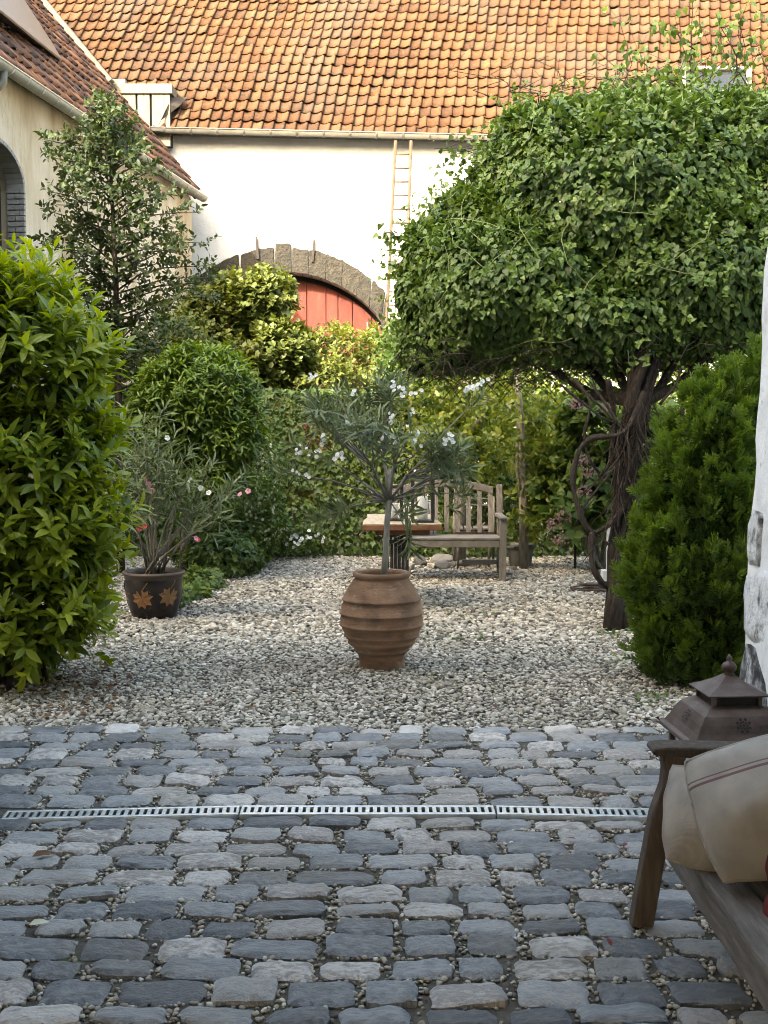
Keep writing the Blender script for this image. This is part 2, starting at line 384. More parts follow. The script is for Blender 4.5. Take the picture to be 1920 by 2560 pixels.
pm('ladder_wood', [(0.05, 0.032, 0.019), (0.085, 0.055, 0.032), (0.12, 0.082, 0.05)], 12, 0.85, 0.4, 40, stretch=(3, 3, 0.6))
MATS['glass'] = glassmat('glass')
m_, t_, b_ = new_mat('dark_glass'); b_.inputs['Base Color'].default_value = (0.02, 0.022, 0.025, 1); b_.inputs['Roughness'].default_value = 0.08

# ================================================================= ground and gravel
def sheet(name, x0, x1, y0, y1, z, mat, kind='structure'):
    o = MB().add([(x0, y0, z), (x1, y0, z), (x1, y1, z), (x0, y1, z)], [(0, 1, 2, 3)]).build(name, mat)
    o['kind'] = kind; return o
sheet('ground', -300, 300, -300, 500, -0.012, 'soil')
GY0, GY1 = 5.92, 14.3
gb = sheet('gravel_path', -6, 6, GY0, GY1 + 0.3, -0.004, 'gravel_bed')

def pebbles(name, P, rot, scl, mat, label, cat):
    me = bpy.data.meshes.new(name); n = len(P)
    me.vertices.add(n); me.vertices.foreach_set('co', P.astype(np.float32).ravel())
    for nm, d in (('rot', rot), ('scl', scl)):
        a = me.attributes.new(nm, 'FLOAT_VECTOR', 'POINT'); a.data.foreach_set('vector', d.astype(np.float32).ravel())
    o = link(name, me); tag(o, label, cat, kind='stuff')
    g = bpy.data.node_groups.new(name, 'GeometryNodeTree')
    g.interface.new_socket('Geometry', in_out='INPUT', socket_type='NodeSocketGeometry')
    g.interface.new_socket('Geometry', in_out='OUTPUT', socket_type='NodeSocketGeometry')
    gi = g.nodes.new('NodeGroupInput'); go = g.nodes.new('NodeGroupOutput')
    ico = g.nodes.new('GeometryNodeMeshIcoSphere'); ico.inputs['Radius'].default_value = 1.0; ico.inputs['Subdivisions'].default_value = 2
    ns = g.nodes.new('ShaderNodeTexNoise'); ns.inputs['Scale'].default_value = 0.9
    sp = g.nodes.new('GeometryNodeSetPosition')
    vm = g.nodes.new('ShaderNodeVectorMath'); vm.operation = 'MULTIPLY_ADD'; vm.inputs[1].default_value = (0.9, 0.9, 0.9); vm.inputs[2].default_value = (-0.45, -0.45, -0.45)
    g.links.new(ns.outputs['Color'], vm.inputs[0]); g.links.new(vm.outputs[0], sp.inputs['Offset'])
    ss = g.nodes.new('GeometryNodeSetShadeSmooth'); sm = g.nodes.new('GeometryNodeSetMaterial'); sm.inputs['Material'].default_value = MATS[mat]
    iop = g.nodes.new('GeometryNodeInstanceOnPoints')
    ar = g.nodes.new('GeometryNodeInputNamedAttribute'); ar.data_type = 'FLOAT_VECTOR'; ar.inputs['Name'].default_value = 'rot'
    as_ = g.nodes.new('GeometryNodeInputNamedAttribute'); as_.data_type = 'FLOAT_VECTOR'; as_.inputs['Name'].default_value = 'scl'
    L = g.links.new
    L(ico.outputs['Mesh'], sp.inputs['Geometry']); L(sp.outputs[0], ss.inputs[0]); L(ss.outputs[0], sm.inputs['Geometry'])
    L(gi.outputs[0], iop.inputs['Points']); L(sm.outputs[0], iop.inputs['Instance'])
    L(ar.outputs['Attribute'], iop.inputs['Rotation']); L(as_.outputs['Attribute'], iop.inputs['Scale'])
    L(iop.outputs[0], go.inputs[0])
    md = o.modifiers.new('stones', 'NODES'); md.node_group = g
    return o
rng = np.random.default_rng(5)
GP, GS = [], []
y = GY0 - 0.02
while y < GY1:
    sp_ = 0.0195 if y < 8.5 else 0.026
    hx = 0.345 * y + 0.35; xs = np.arange(-hx, hx, sp_)
    GP.append(np.stack([xs + rng.normal(size=len(xs)) * sp_ * 0.4, y + rng.normal(size=len(xs)) * sp_ * 0.4, np.zeros(len(xs))], 1))
    GS.append(np.full(len(xs), sp_)); y += sp_
P = np.concatenate(GP); S = np.concatenate(GS)
edge = 0.05 * np.sin(P[:, 0] * 2.1) + 0.04 * np.sin(P[:, 0] * 5.3 + 1) + rng.normal(size=len(P)) * 0.035
keep = (P[:, 1] > GY0 + 0.01 + edge)
P, S = P[keep], S[keep]; n = len(P)
P[:, 2] = rng.random(n) * 0.013 - 0.003 + 0.010 * np.sin(P[:, 0] * 2.3 + P[:, 1] * 1.1) * np.sin(P[:, 1] * 1.9)
base = S * (0.50 + 0.22 * rng.normal(size=n).clip(-1.2, 2.2))
scl = np.stack([base * (1.15 + 0.3 * rng.random(n)), base * (0.8 + 0.25 * rng.random(n)), base * (0.55 + 0.25 * rng.random(n))], 1)
rot = np.stack([rng.normal(size=n) * 0.3, rng.normal(size=n) * 0.3, rng.random(n) * 6.28], 1)
pebbles('gravel', P, rot, scl, 'pebble', 'pale grey rounded gravel covering the courtyard garden floor', 'gravel')

# ================================================================= cobbled passage
pav = sheet('cobbled_pavement', -5.2, 2.6, -1.5, GY0 + 0.02, 0.017, 'joint_sand')
def stone_mesh(seed):
    r = np.random.default_rng(seed); nx, ny = 10, 8
    V, Fc = [], []; o1 = Vector(r.random(3) * 50)
    cut = r.random(4) ** 2 * 0.2
    tilt = r.normal(size=2) * 0.003
    amp = 0.003 + 0.006 * r.random()
    for j in range(ny):
        for i in range(nx):
            u, v = 2 * i / (nx - 1) - 1, 2 * j / (ny - 1) - 1
            u, v = math.copysign(abs(u) ** 0.8, u), math.copysign(abs(v) ** 0.8, v)
            cr = cut[(u > 0) + 2 * (v > 0)]
            rr = 1 - (0.03 + cr) * (abs(u * v) ** 2.2)
            x, y_ = u * rr * 0.5, v * rr * 0.5
            nv = noise.noise_vector(Vector((x * 2.6, y_ * 2.6, 0)) + o1)
            ed = max(abs(u), abs(v)) ** 3
            nw = noise.noise_vector(Vector((x * 7, y_ * 7, 7)) + o1); x += (nv.x * 0.05 + nw.x * 0.022) * ed; y_ += (nv.y * 0.075 + nw.y * 0.03) * ed
            e_ = max(abs(u), abs(v))
            z = 0.034 - 0.007 * e_ ** 7 + tilt[0] * u + tilt[1] * v + amp * noise.noise(Vector((x * 3.5, y_ * 3.5, 3)) + o1) + 0.004 * noise.noise(Vector((x * 8, y_ * 8, 5)) + o1)
            if e_ > 0.999: z -= 0.004
            V.append((x, y_, z))
    for j in range(ny - 1):
        for i in range(nx - 1):
            a = j * nx + i; Fc.append((a, a + 1, a + nx + 1, a + nx))
    ring = [i for i in range(nx)] + [nx * j + nx - 1 for j in range(1, ny)] + [nx * (ny - 1) + i for i in range(nx - 2, -1, -1)] + [nx * j for j in range(ny - 2, 0, -1)]
    k = len(V); m = len(ring)
    for i in ring: V.append(V[i])
    for i in ring: V.append((V[i][0] * 1.005, V[i][1] * 1.005, -0.03))
    for i in range(m): Fc.append((k + i, k + m + i, k + m + (i + 1) % m, k + (i + 1) % m))
    me = bpy.data.meshes.new('cobblestone'); me.from_pydata(V, [], Fc); me.update()
    me.polygons.foreach_set('use_smooth', [True] * ((nx - 1) * (ny - 1)) + [False] * m)
    return me, np.array(V), Fc
SM = [stone_mesh(100 + i) for i in range(28)]
for s_ in SM: s_[0].materials.append(MATS['cobble'])
DRAIN_Y = lambda x: 4.615 + (0.0 if x > -0.56 else 0.07 * (x + 0.56)) - (0.06 * max(0, x - 0.45))
rng = np.random.default_rng(11)
stones = []                                      # x, y, lx, ly, rz
def lay_rows(y0, y1):
    n_ = max(1, round((y1 - y0) / 0.138)); hs = rng.normal(1, 0.09, n_); hs *= (y1 - y0) / hs.sum(); y = y0
    for h in hs:
        x = -3.7 + rng.random() * 0.2; ph_ = rng.random() * 6
        while x < 2.1:
            lx = float(rng.choice([0.14, 0.168, 0.19, 0.225], p=[0.2, 0.4, 0.3, 0.1])) * (1 + 0.08 * rng.normal())
            jt = 0.016 + 0.022 * rng.random()
            stones.append((x + lx / 2, y + h / 2 + 0.008 * math.sin(x * 2 + ph_) + rng.normal() * 0.004, lx, h - 0.014 + rng.normal() * 0.006, rng.normal() * 0.025))
            x += lx + jt
        y += h
lay_rows(1.7, 4.545); lay_rows(4.685, GY0 + 0.04)
vis = []
for i, (x, y, lx, ly, rz) in enumerate(stones):
    p = proj((x, y, 0.03))
    if -60 < p[0] < 1980 and p[1] < 2640: vis.append((p[2], i))
vis = {i for _, i in sorted(vis)[:300]}
SV, SF, SA, k = [], [], [], 0
for i, (x, y, lx, ly, rz) in enumerate(stones):
    me, V, Fc = SM[rng.integers(len(SM))]
    ca, sa = math.cos(rz), math.sin(rz); flip = 1 if rng.random() < 0.5 else -1
    dz = rng.normal() * 0.004
    if i in vis:
        o = bpy.data.objects.new('cobblestone', me); col.objects.link(o); o.parent = pav
        o.location = (x, y, dz); o.rotation_euler = (rng.normal() * 0.012, rng.normal() * 0.012, rz + (math.pi if flip < 0 else 0)); o.scale = (lx, ly, 1)
    else:
        W = V * np.array([lx * flip, ly * flip, 1]); W = np.stack([W[:, 0] * ca - W[:, 1] * sa + x, W[:, 0] * sa + W[:, 1] * ca + y, W[:, 2] + dz], 1)
        SV.append(W); SF.append(np.array([[a + k for a in f] for f in Fc])); SA.append(np.full(len(W), rng.random())); k += len(W)
o = link('cobbles', np_mesh('cobbles', np.concatenate(SV), [np.concatenate(SF)], np.concatenate(SA), True), pav, 'cobble_joined'); o['kind'] = 'stuff'
# little stones in the joints
n = 60000
P = np.stack([rng.random(n) * 4.3 - 2.3, 2.3 + rng.random(n) * (GY0 - 2.3), np.zeros(n)], 1)
keep = np.abs(P[:, 0]) < 0.345 * P[:, 1] + 0.2
for (x, y, lx, ly, rz) in stones:
    ca, sa = math.cos(rz), math.sin(rz); dx, dy = P[:, 0] - x, P[:, 1] - y
    keep &= ~((np.abs(dx * ca + dy * sa) < lx * 0.485) & (np.abs(-dx * sa + dy * ca) < ly * 0.46))
keep &= ~((P[:, 1] > 4.53) & (P[:, 1] < 4.69) & (P[:, 0] > -1.6) & (P[:, 0] < 1.5) & (rng.random(n) < 0.9))
clump = np.array([noise.noise(Vector(p) * 2.2) for p in P]); keep &= (clump + 0.8 * rng.random(n) > 0.05)
P = P[keep]; n = len(P); P[:, 2] = 0.018 + rng.random(n) * 0.006
b = 0.0035 + 0.006 * rng.random(n) ** 1.4
scl = np.stack([b * 1.3, b * 0.95, b * 0.75], 1); rot = np.stack([rng.normal(size=n) * 0.3, rng.normal(size=n) * 0.3, rng.random(n) * 6.28], 1)
pebbles('joint_gravel', P, rot, scl, 'pebble', 'fine pale pebbles washed into the joints between cobblestones', 'gravel')

# drain: three galvanised grates over a dark channel
ch = sheet('drain_channel', -1.5, 1.48, 4.50, 4.675, 0.0205, 'channel_dark')
X0 = [-1.472, -0.562, 0.442]
wrd = ['leftmost of three galvanised slotted drain grates crossing the cobbles', 'middle galvanised slotted drain grate between two others in the cobbles', 'galvanised slotted drain grate running up to the wooden bench leg']
for gi_, x0 in enumerate(X0):
    Lg = 0.905 if gi_ == 0 else 0.996; x1 = x0 + Lg; ya, yb = DRAIN_Y(x0 + 0.001), DRAIN_Y(x1 - 0.001)
    g = thing('drain_grate', wrd[gi_], 'drain grate', (x0, ya, 0), 'drain grates across the cobbles')
    ang = math.atan2(yb - ya, x1 - x0); M = Matrix.Rotation(ang, 3, 'Z'); o0 = Vector((x0, ya, 0.032))
    mb = MB()
    for off in (-0.043, 0.043):
        mb.box(o0 + M @ Vector((Lg / 2, off, 0)), (Lg, 0.018, 0.018), M)
    for xx in (0.006, Lg - 0.006): mb.box(o0 + M @ Vector((xx, 0, 0.001)), (0.012, 0.068, 0.018), M)
    mb.build('frame', 'galvanised', g, 0.003)
    lip = MB()
    for off in (-0.0545, 0.0545): lip.box(o0 + M @ Vector((Lg / 2, off, -0.006)), (Lg, 0.003, 0.022), M)
    lip.build('edge_angle', 'galvanised', g)
    bmsh = MB().box((0, 0, 0), (0.0155, 0.0675, 0.014)).mesh('bar'); bmsh.materials.append(MATS['galvanised'])
    for q in range(30 if gi_ == 0 else 33):
        b = link('bar', bmsh, g)
        b.location = o0 + M @ Vector((0.030 + q * 0.0292, 0, 0.0)); b.rotation_euler = (0, 0, ang)

# ================================================================= roof tiles
def tile_mesh(wd, ln):
    nu = 9; V, Fc = [], []
    for j, tt in enumerate((0.0, 0.5, 1.0)):
        for i in range(nu):
            u = i / (nu - 1)
            z = float(np.interp(u, [0, 0.12, 0.35, 0.6, 0.78, 0.9, 1.0], [0.012, 0.0, -0.014, -0.004, 0.026, 0.036, 0.024])) * (1.0 if j == 0 else 0.95)
            V.append(((u * 1.10 - 0.05) * wd, (tt * 1.16 - 0.04) * ln, z + 0.032 * (1 - tt) + 0.012))
    for j in range(2):
        for i in range(nu - 1):
            a = j * nu + i; Fc.append((a, a + 1, a + nu + 1, a + nu))
    k = len(V)
    for i in range(nu): V.append((V[i][0], V[i][1] + 0.004, V[i][2] - 0.019))
    for i in range(nu - 1): Fc.append((i, k + i, k + i + 1, i + 1))
    k2 = len(V)
    for j in (0, 1, 2):
        a = V[j * nu + nu - 1]; V.append((a[0], a[1], a[2] - 0.018))
    for j in (0, 1): Fc.append((j * nu + nu - 1, k2 + j, k2 + j + 1, (j + 1) * nu + nu - 1))
    return V, Fc
def roof_tiles(parent, O, e1, r, ncol, nrow, wd, ln, score, mat, seed, skip=None):
    rg = np.random.default_rng(seed); V, Fc = tile_mesh(wd, ln)
    V = np.array(V); e1, r = nrm(e1), nrm(r); nn = nrm(np.cross(e1, r))
    me = bpy.data.meshes.new('roof_tile'); me.from_pydata([tuple(v) for v in V], [], Fc); me.update()
    me.polygons.foreach_set('use_smooth', [len(f) == 4 and i < 16 for i, f in enumerate(Fc)]); me.materials.append(MATS[mat])
    items = []
    for j in range(nrow):
        sag = 0.012 * math.sin(j * 1.7)
        for i in range(ncol):
            p = O + e1 * (wd * i + 0.016 * math.sin(j * 0.9 + i * 0.35) + rg.normal() * 0.003) + r * (ln * j + 0.010 * math.sin(i * 0.7 + j) + 0.012 * math.sin(i * 0.21) + rg.normal() * 0.006)
            p = p + nn * (0.028 * math.sin(i * 0.23 + 1) * math.sin(j * 0.35 + 0.4) + rg.normal() * 0.004) + r * (0.03 * math.sin(i * 0.11 + 0.5))
            if rg.random() < 0.02: p = p - r * (0.03 + 0.05 * rg.random()) + e1 * rg.normal() * 0.012
            if skip and skip(p + e1 * wd * 0.5 + r * ln * 0.5): continue
            items.append((p, rg.normal() * 0.018, rg.normal() * 0.02, rg.random()))
    sco = np.array([score(it[0] + e1 * wd * 0.5 + r * ln * 0.5) for it in items]); top = set(np.argsort(-sco)[:300])
    JV, JF, JA, k = [], [], [], 0
    for q, (p, a, tl, v) in enumerate(items):
        ex = nrm(e1 * math.cos(a) + r * math.sin(a) + nn * tl); ey = nrm(r - ex * np.dot(r, ex) * 0 - e1 * math.sin(a)); ez = nrm(np.cross(ex, ey))
        if q in top and sco[q] > 0:
            o = bpy.data.objects.new('roof_tile', me); col.objects.link(o); o.parent = parent
            M = Matrix((tuple(ex), tuple(ey), tuple(ez))).transposed().to_4x4(); M.translation = Vector(p); o.matrix_basis = M
        else:
            JV.append(p + V[:, :1] * ex + V[:, 1:2] * ey + V[:, 2:] * ez); JF.append(np.array(Fc) + k); JA.append(np.full(len(V), v)); k += len(V)
    o = link('roof_tiles', np_mesh('roof_tiles', np.concatenate(JV), [np.concatenate(JF)], np.concatenate(JA), True), parent, mat + '_joined'); o['kind'] = 'stuff'

# ================================================================= barn
BY = 22.0                                         # front wall of the barn
barn = thing('barn', 'whitewashed barn with long orange pantile roof and red arched door', 'barn', (0, BY, 0))
gl, gr_ = at(380, 327, BY - 0.22), at(1260, 347, BY - 0.22)
E1 = nrm(gr_ - gl); RD = nrm(look(1700, -3400))
eave = lambda x: gl + E1 * ((x - gl[0]) / E1[0])
# arch on the wall plane
ac, sp_r = at(708, 681, BY), at(953, 803, BY)
hw = sp_r[0] - ac[0]; rise = ac[2] - sp_r[2]; rad = (hw * hw + rise * rise) / (2 * rise); cz = ac[2] - rad
a_max = math.asin(hw / rad)
arc = [(ac[0] + rad * math.sin(a), cz + rad * math.cos(a)) for a in np.linspace(-a_max, a_max, 25)]
xl, xr = -6.5, 9.5; zt = lambda x: eave(x)[2] + 0.05
poly = [(xl, 0), (arc[0][0], 0)] + arc + [(arc[-1][0], 0), (xr, 0), (xr, zt(xr)), (xl, zt(xl))]
MB().prism([(x, BY, z) for x, z in poly], (0, 1, 0), 0.45).build('wall', 'whitewash', barn)
# roof deck under the tiles
mb = MB(); dk = nrm(np.cross(E1, RD)) * -0.02
a, b = eave(-9.5) + dk, eave(9.5) + dk
mb.prism([a, b, b + RD * 8.2, a + RD * 8.2], -nrm(np.cross(E1, RD)), 0.08)
roof = mb.build('roof', 'dark_wood', barn)
T0 = eave(-8.6) + RD * 0.02
def barn_score(p):
    q = proj(p); 
    if not (150 < q[0] < 1250 and -10 < q[1] < 340): return -1
    if q[0] < 420 and q[1] > q[0] * 1.15 - 90: return -1
    return 100 - q[2]
HX0, HX1 = at(250, 240, BY)[0], at(430, 240, BY)[0]
def barn_skip(p):
    q = proj(p); return 240 < q[0] < 425 - max(0, (q[1] - 235)) * 0.45 and q[1] > 222
roof_tiles(roof, T0, E1, RD, 91, 26, 0.195, 0.272, barn_score, 'roof_tile', 21, barn_skip)
# gutter
def gutter(parent, a, b, rad, mat, bmat, step, n=9):
    a, b = np.array(a, float), np.array(b, float); d = nrm(b - a); h = nrm(np.cross(d, (0, 0, 1))); L = np.linalg.norm(b - a)
    ang = np.linspace(0, math.pi, n); V, Fc = [], []
    for p in (a, b):
        for rr in (rad, rad - 0.006):
            for q in ang: V.append(p + h * rr * math.cos(q) - np.array([0, 0, 1]) * rr * math.sin(q))
    k = n
    for i in range(n - 1):
        Fc += [(i, i + 1, 2 * k + i + 1, 2 * k + i), (k + i, 3 * k + i, 3 * k + i + 1, k + i + 1)]
    for base in (0, 2 * k):
        for i in range(n - 1): Fc.append((base + i, base + k + i, base + k + i + 1, base + i + 1))
    mb = MB().add(V, Fc, True)
    for s_ in (1, -1):
        mb.tube([a + h * rad * s_, b + h * rad * s_], 0.011, 6)
    mb.add([a + h * rad * math.cos(q) - np.array([0, 0, 1]) * rad * math.sin(q) + d * 0.002 for q in ang], [tuple(range(n))])
    mb.add([b + h * rad * math.cos(q) - np.array([0, 0, 1]) * rad * math.sin(q) - d * 0.002 for q in ang], [tuple(range(n))])
    g = mb.build('gutter', mat, parent)
    s_ = step * 0.5
    while s_ < L:
        p = a + d * s_; V, Fc = [], []
        for e_ in (-0.016, 0.016):
            for q in ang: V.append(p + d * e_ + h * (rad + 0.006) * math.cos(q) - np.array([0, 0, 1]) * (rad + 0.006) * math.sin(q))
        for i in range(n - 1): Fc.append((i, i + 1, n + i + 1, n + i))
        MB().add(V, Fc, True).build('bracket', bmat, g); s_ += step
    return g
go_ = np.array([0, -0.06, 0.03])
gutter(barn, gl + go_, eave(9.0) + go_, 0.085, 'zinc', 'zinc', 0.47)
# voussoirs
o_rise = at(708, 619, BY)[2]; ohw = at(963, 731, BY)[0] - ac[0]; odrop = o_rise - at(963, 731, BY)[2]; orad = (ohw ** 2 + odrop ** 2) / (2 * odrop); ocz = o_rise - orad
oa = math.asin(min(1, ohw / orad)); NV = 13
rg = np.random.default_rng(3)
for q in range(NV):
    f0, f1 = (q / NV) * 2 - 1, ((q + 1) / NV) * 2 - 1
    pin = [(ac[0] + rad * math.sin(f * a_max), cz + rad * math.cos(f * a_max)) for f in np.linspace(f0 + 0.0015, f1 - 0.0015, 5)]
    pout = [(ac[0] + orad * math.sin(f * oa), ocz + orad * math.cos(f * oa)) for f in np.linspace(f1 - 0.0015, f0 + 0.0015, 5)]
    key = (q == NV // 2)
    if key: pout = [(x, z + 0.07) for x, z in pout]; pin = [(x, z - 0.01) for x, z in pin]
    pout = [(x + rg.normal() * 0.012, z + rg.normal() * 0.012) for x, z in pout]
    o = MB().prism([(x, BY - (0.055 if key else 0.035) + rg.normal() * 0.004, z) for x, z in pin + pout], (0, 1, 0), 0.4).build('keystone' if key else 'arch_stone', 'arch_stone', barn, 0.012)
for sx in (-1, 1):                                 # the outer stones go straight down the jambs
    xi, xo = ac[0] + sx * hw, ac[0] + sx * ohw
    zlo = 0.0; ztop = arc[0][1]; zo = ocz + orad * math.cos(oa)
    xo2 = xo + sx * 0.02
    MB().prism([(xi, BY - 0.034, zlo), (xo2, BY - 0.034, zlo), (xo2, BY - 0.034, zo - 0.01), (xi, BY - 0.034, ztop - 0.01)], (0, 1, 0), 0.4).build('arch_jamb', 'arch_stone', barn, 0.01)
# red door of upright planks, set back in the arch
seam = [at(px, 760, BY + 0.3)[0] for px in (725, 767, 815, 845, 881, 929, 968)]
seam = [seam[0] - 0.31 * k for k in range(6, 0, -1)] + seam
door = MB().box((ac[0], BY + 0.48, ac[2] / 2 + 0.1), (2 * hw + 0.5, 0.05, ac[2] + 0.3)).build('door', 'dark_wood', barn)
for q in range(len(seam) - 1):
    x0, x1 = seam[q] + 0.007, seam[q + 1] - 0.007; xm = (x0 + x1) / 2
    tp = lambda x: cz + math.sqrt(max(0.05, rad ** 2 - (x - ac[0]) ** 2)) - 0.10
    if abs(xm - ac[0]) > hw: continue
    top_ = [(x1, tp(x1)), (xm, tp(xm)), (x0, tp(x0))]
    MB().prism([(x0, BY + 0.30 + 0.006 * (q % 2), 0.05), (x1, BY + 0.30 + 0.006 * (q % 2), 0.05)] + [(x, BY + 0.30 + 0.006 * (q % 2), z) for x, z in top_], (0, 1, 0), 0.05).build('plank', 'red_paint', door, 0.004)
pl_ = at(923, 841, BY + 0.28); MB().box(pl_, (0.16, 0.02, 0.05)).box(pl_ + np.array([-0.03, 0, 0.16]), (0.03, 0.02, 0.2)).build('latch', 'pale_boards', door, 0.004)
for (a, b) in (((641, 592), (645, 648)), ((786, 600), (781, 655))):
    A, B = at(*a, BY - 0.05), at(*b, BY - 0.05); MB().bar(A, B, 0.045, 0.03, (0, 1, 0)).build('wall_anchor', 'iron', barn, 0.006)
# boarded hatch at the foot of the roof
hz0, hz1 = at(400, 365, BY - 0.3)[2], at(400, 214, BY - 0.3)[2]
hat = MB().box(((at(255, 300, BY - .3)[0] + at(424, 300, BY - .3)[0]) / 2, BY + 0.45, (hz0 + hz1) / 2), (at(424, 300, BY - .3)[0] - at(255, 300, BY - .3)[0], 1.2, hz1 - hz0 - 0.06)).build('loft_hatch', 'dark_wood', barn)
for (a, b) in ((255, 299), (301, 336), (341, 371), (377, 422)):
    x0, x1 = at(a, 300, BY - .32)[0], at(b, 300, BY - .32)[0]
    MB().box(((x0 + x1) / 2, BY - 0.175, (hz0 + hz1) / 2 - 0.03), (x1 - x0, 0.04, hz1 - hz0 - 0.1)).build('board', 'pale_boards', hat, 0.004)
xa, xb = at(258, 220, BY - .3)[0], at(428, 220, BY - .3)[0]
MB().box(((xa + xb) / 2, BY + 0.1, hz1 - 0.03), (xb - xa, 0.66, 0.17)).build('head_beam', 'pale_boards', hat, 0.01)
MB().box(((xa + at(312, 200, BY)[0]) / 2, BY + 0.3, hz1 + 0.14), (at(312, 200, BY)[0] - xa, 0.5, 0.15)).build('head_beam', 'pale_boards', hat, 0.01)
fl = MB(); A = at(428, 245, BY - 0.1); 
fl.add([A, at(470, 243, BY + 0.1), at(445, 268, BY - .1), at(402, 300, BY - .25), at(396, 312, BY - .3), at(420, 262, BY - .2)], [(0, 1, 2), (0, 2, 5), (5, 2, 3), (5, 3, 4)])
fo = fl.build('lead_flashing', 'iron', hat); fo.modifiers.new('s', 'SOLIDIFY').thickness = 0.01
# roof window above the climber
rn = nrm(np.cross(E1, RD))
if rn[1] > 0: rn = -rn
def on_roof(px, py): return onplane(px, py, eave(0), rn)
rw0 = on_roof(1785, 205); A_ = [on_roof(1705, 246), on_roof(1868, 246), on_roof(1868, 186), on_roof(1705, 186)]
fr = MB()
for i in range(4): fr.bar(A_[i] + rn * 0.08, A_[(i + 1) % 4] + rn * 0.08, 0.09, 0.14, rn)
rwf = fr.build('roof_window', 'zinc', barn, 0.008)
MB().add([p + rn * 0.09 for p in A_], [(0, 1, 2, 3)]).build('pane', 'dark_glass', rwf)

# ================================================================= farm wing on the left
F1 = at(490, 487, 21.3); HZ = F1[2]; N1 = gz(0, 165, HZ)
e = nrm(F1 - N1); h = np.array([-e[1], e[0], 0.0]); N0 = N1 - e * 5.2
wing = thing('farm_wing', 'cream washed farm wing with arched window and steep old tile roof', 'building', (-5, 14, 0))
RS = nrm(h * math.cos(R(50)) + np.array([0, 0, math.sin(R(50))]))
wn = -h                                            # the wall faces the court
WP = F1 + h * 0.16
# arched window in the wall
J = onplane(63, 470, WP, wn); sj = np.dot(J - WP, e); WA, WB = 0.78, 0.47
zs = J[2] - 0.02; sc0 = sj - WA
arcw = [(sc0 + WA * math.cos(a), zs + WB * math.sin(a)) for a in np.linspace(0, math.pi, 15)]
wp = lambda s_, z, dp=0.0: np.array([WP[0], WP[1], 0]) + e * s_ + h * dp + np.array([0, 0, z])
s_near = np.dot(N0 - WP, e)
poly = [(0.25, 0), (0.25, HZ + 0.05), (s_near, HZ + 0.05), (s_near, 0), (arcw[-1][0], 0)] + arcw[::-1] + [(arcw[0][0], 0)]
MB().prism([wp(s_, z) for s_, z in poly], h, 0.4).build('wall', 'cream_wash', wing)
win = MB().prism([wp(sc0 - WA - 0.1, 0, 0.33), wp(sc0 + WA + 0.1, 0, 0.33), wp(sc0 + WA + 0.1, zs + WB + 0.1, 0.33), wp(sc0 - WA - 0.1, zs + WB + 0.1, 0.33)], h, 0.05).build('arched_window', 'dark_wood', wing)
for q in range(6):
    s0 = sc0 - WA + 0.02 + q * 2 * WA / 6; MB().prism([wp(s0, 0.6, 0.31), wp(s0 + 0.235, 0.6, 0.31), wp(s0 + 0.235, zs + WB, 0.31), wp(s0, zs + WB, 0.31)], h, 0.02).build('plank', 'dark_wood', win, 0.003)
la = wp(sc0 + WA - 0.10, zs - 0.05, 0.29); MB().tube([la + np.array([0, 0, 0.03 * math.cos(a)]) + e * 0.03 * math.sin(a) for a in np.linspace(0, 6.3, 13)], 0.006, 5).tube([la - np.array([0, 0, 0.03]), la - np.array([0, 0, 0.4]) - e * 0.1], 0.005, 5).build('latch_hook', 'zinc', win)
bsz = 0.066; z = zs - 1.9; q = 0; rg = np.random.default_rng(8)
while z < zs - 0.03:
    for (d0, d1) in (((0.0, 0.115), (0.122, 0.22)) if q % 2 else ((0.0, 0.06), (0.067, 0.22))):
        c = wp(sj - 0.024, z + bsz / 2, (d0 + d1) / 2 - 0.004); Mx = Matrix((tuple(h), tuple(e), (0, 0, 1))).transposed()
        MB().box(c, (d1 - d0, 0.05, bsz - 0.010), Mx).build('brick', 'grey_brick', wing, 0.006)
    z += bsz; q += 1
na = 22
for q in range(na):
    a = math.pi * (q + 0.5) / na; pc = (sc0 + (WA - 0.024) * math.cos(a), zs + (WB - 0.024) * math.sin(a))
    tx = nrm(np.array([-WA * math.sin(a), WB * math.cos(a)])); tl = math.pi * math.hypot(WA * math.sin(a), WB * math.cos(a)) / na - 0.011
    t3 = e * tx[0] + np.array([0, 0, tx[1]]); n3 = np.cross(h, t3)
    MB().box(wp(pc[0], pc[1], 0.106), (0.22, tl, 0.05), Matrix((tuple(h), tuple(t3), tuple(n3))).transposed()).build('brick', 'grey_brick', wing, 0.006)
# roof
mb = MB(); a, b = N0 + np.array([0, 0, .04]), F1 + e * 0.1 + np.array([0, 0, .04]); wrn = nrm(np.cross(RS, e)); 
if wrn[2] < 0: wrn = -wrn
mb.prism([a, b, b + RS * 6.0, a + RS * 6.0], -wrn, 0.1)
wroof = mb.build('roof', 'dark_wood', wing)
def wing_score(p):
    q = proj(p); return 100 - q[2] if (-10 < q[0] < 520 and -10 < q[1] < 500) else -1
roof_tiles(wroof, F1 + np.array([0, 0, 0.05]) + e * (0.1 - 60 * 0.207), e, RS, 60, 19, 0.207, 0.29, wing_score, 'dark_roof_tile', 31)
gutter(wing, N0 - h * 0.06, F1 - h * 0.06 + e * 0.25, 0.085, 'zinc_wing_lit', 'zinc_bracket', 0.42)
vb = MB(); v0, v1 = F1 + e * 0.16 + RS * 2.55 + wrn * 0.10, F1 + e * 0.16 + RS * 6.0 + wrn * 0.10
vb.bar(v0, v1, 0.17, 0.10, wrn); vb.build('verge_capping', 'pale_boards', wing, 0.015)
vb = MB(); vb.bar(F1 + e * 0.13, F1 + e * 0.13 + RS * 6.0, 0.05, 0.16, wrn); vb.build('verge_board', 'dark_wood', wing)
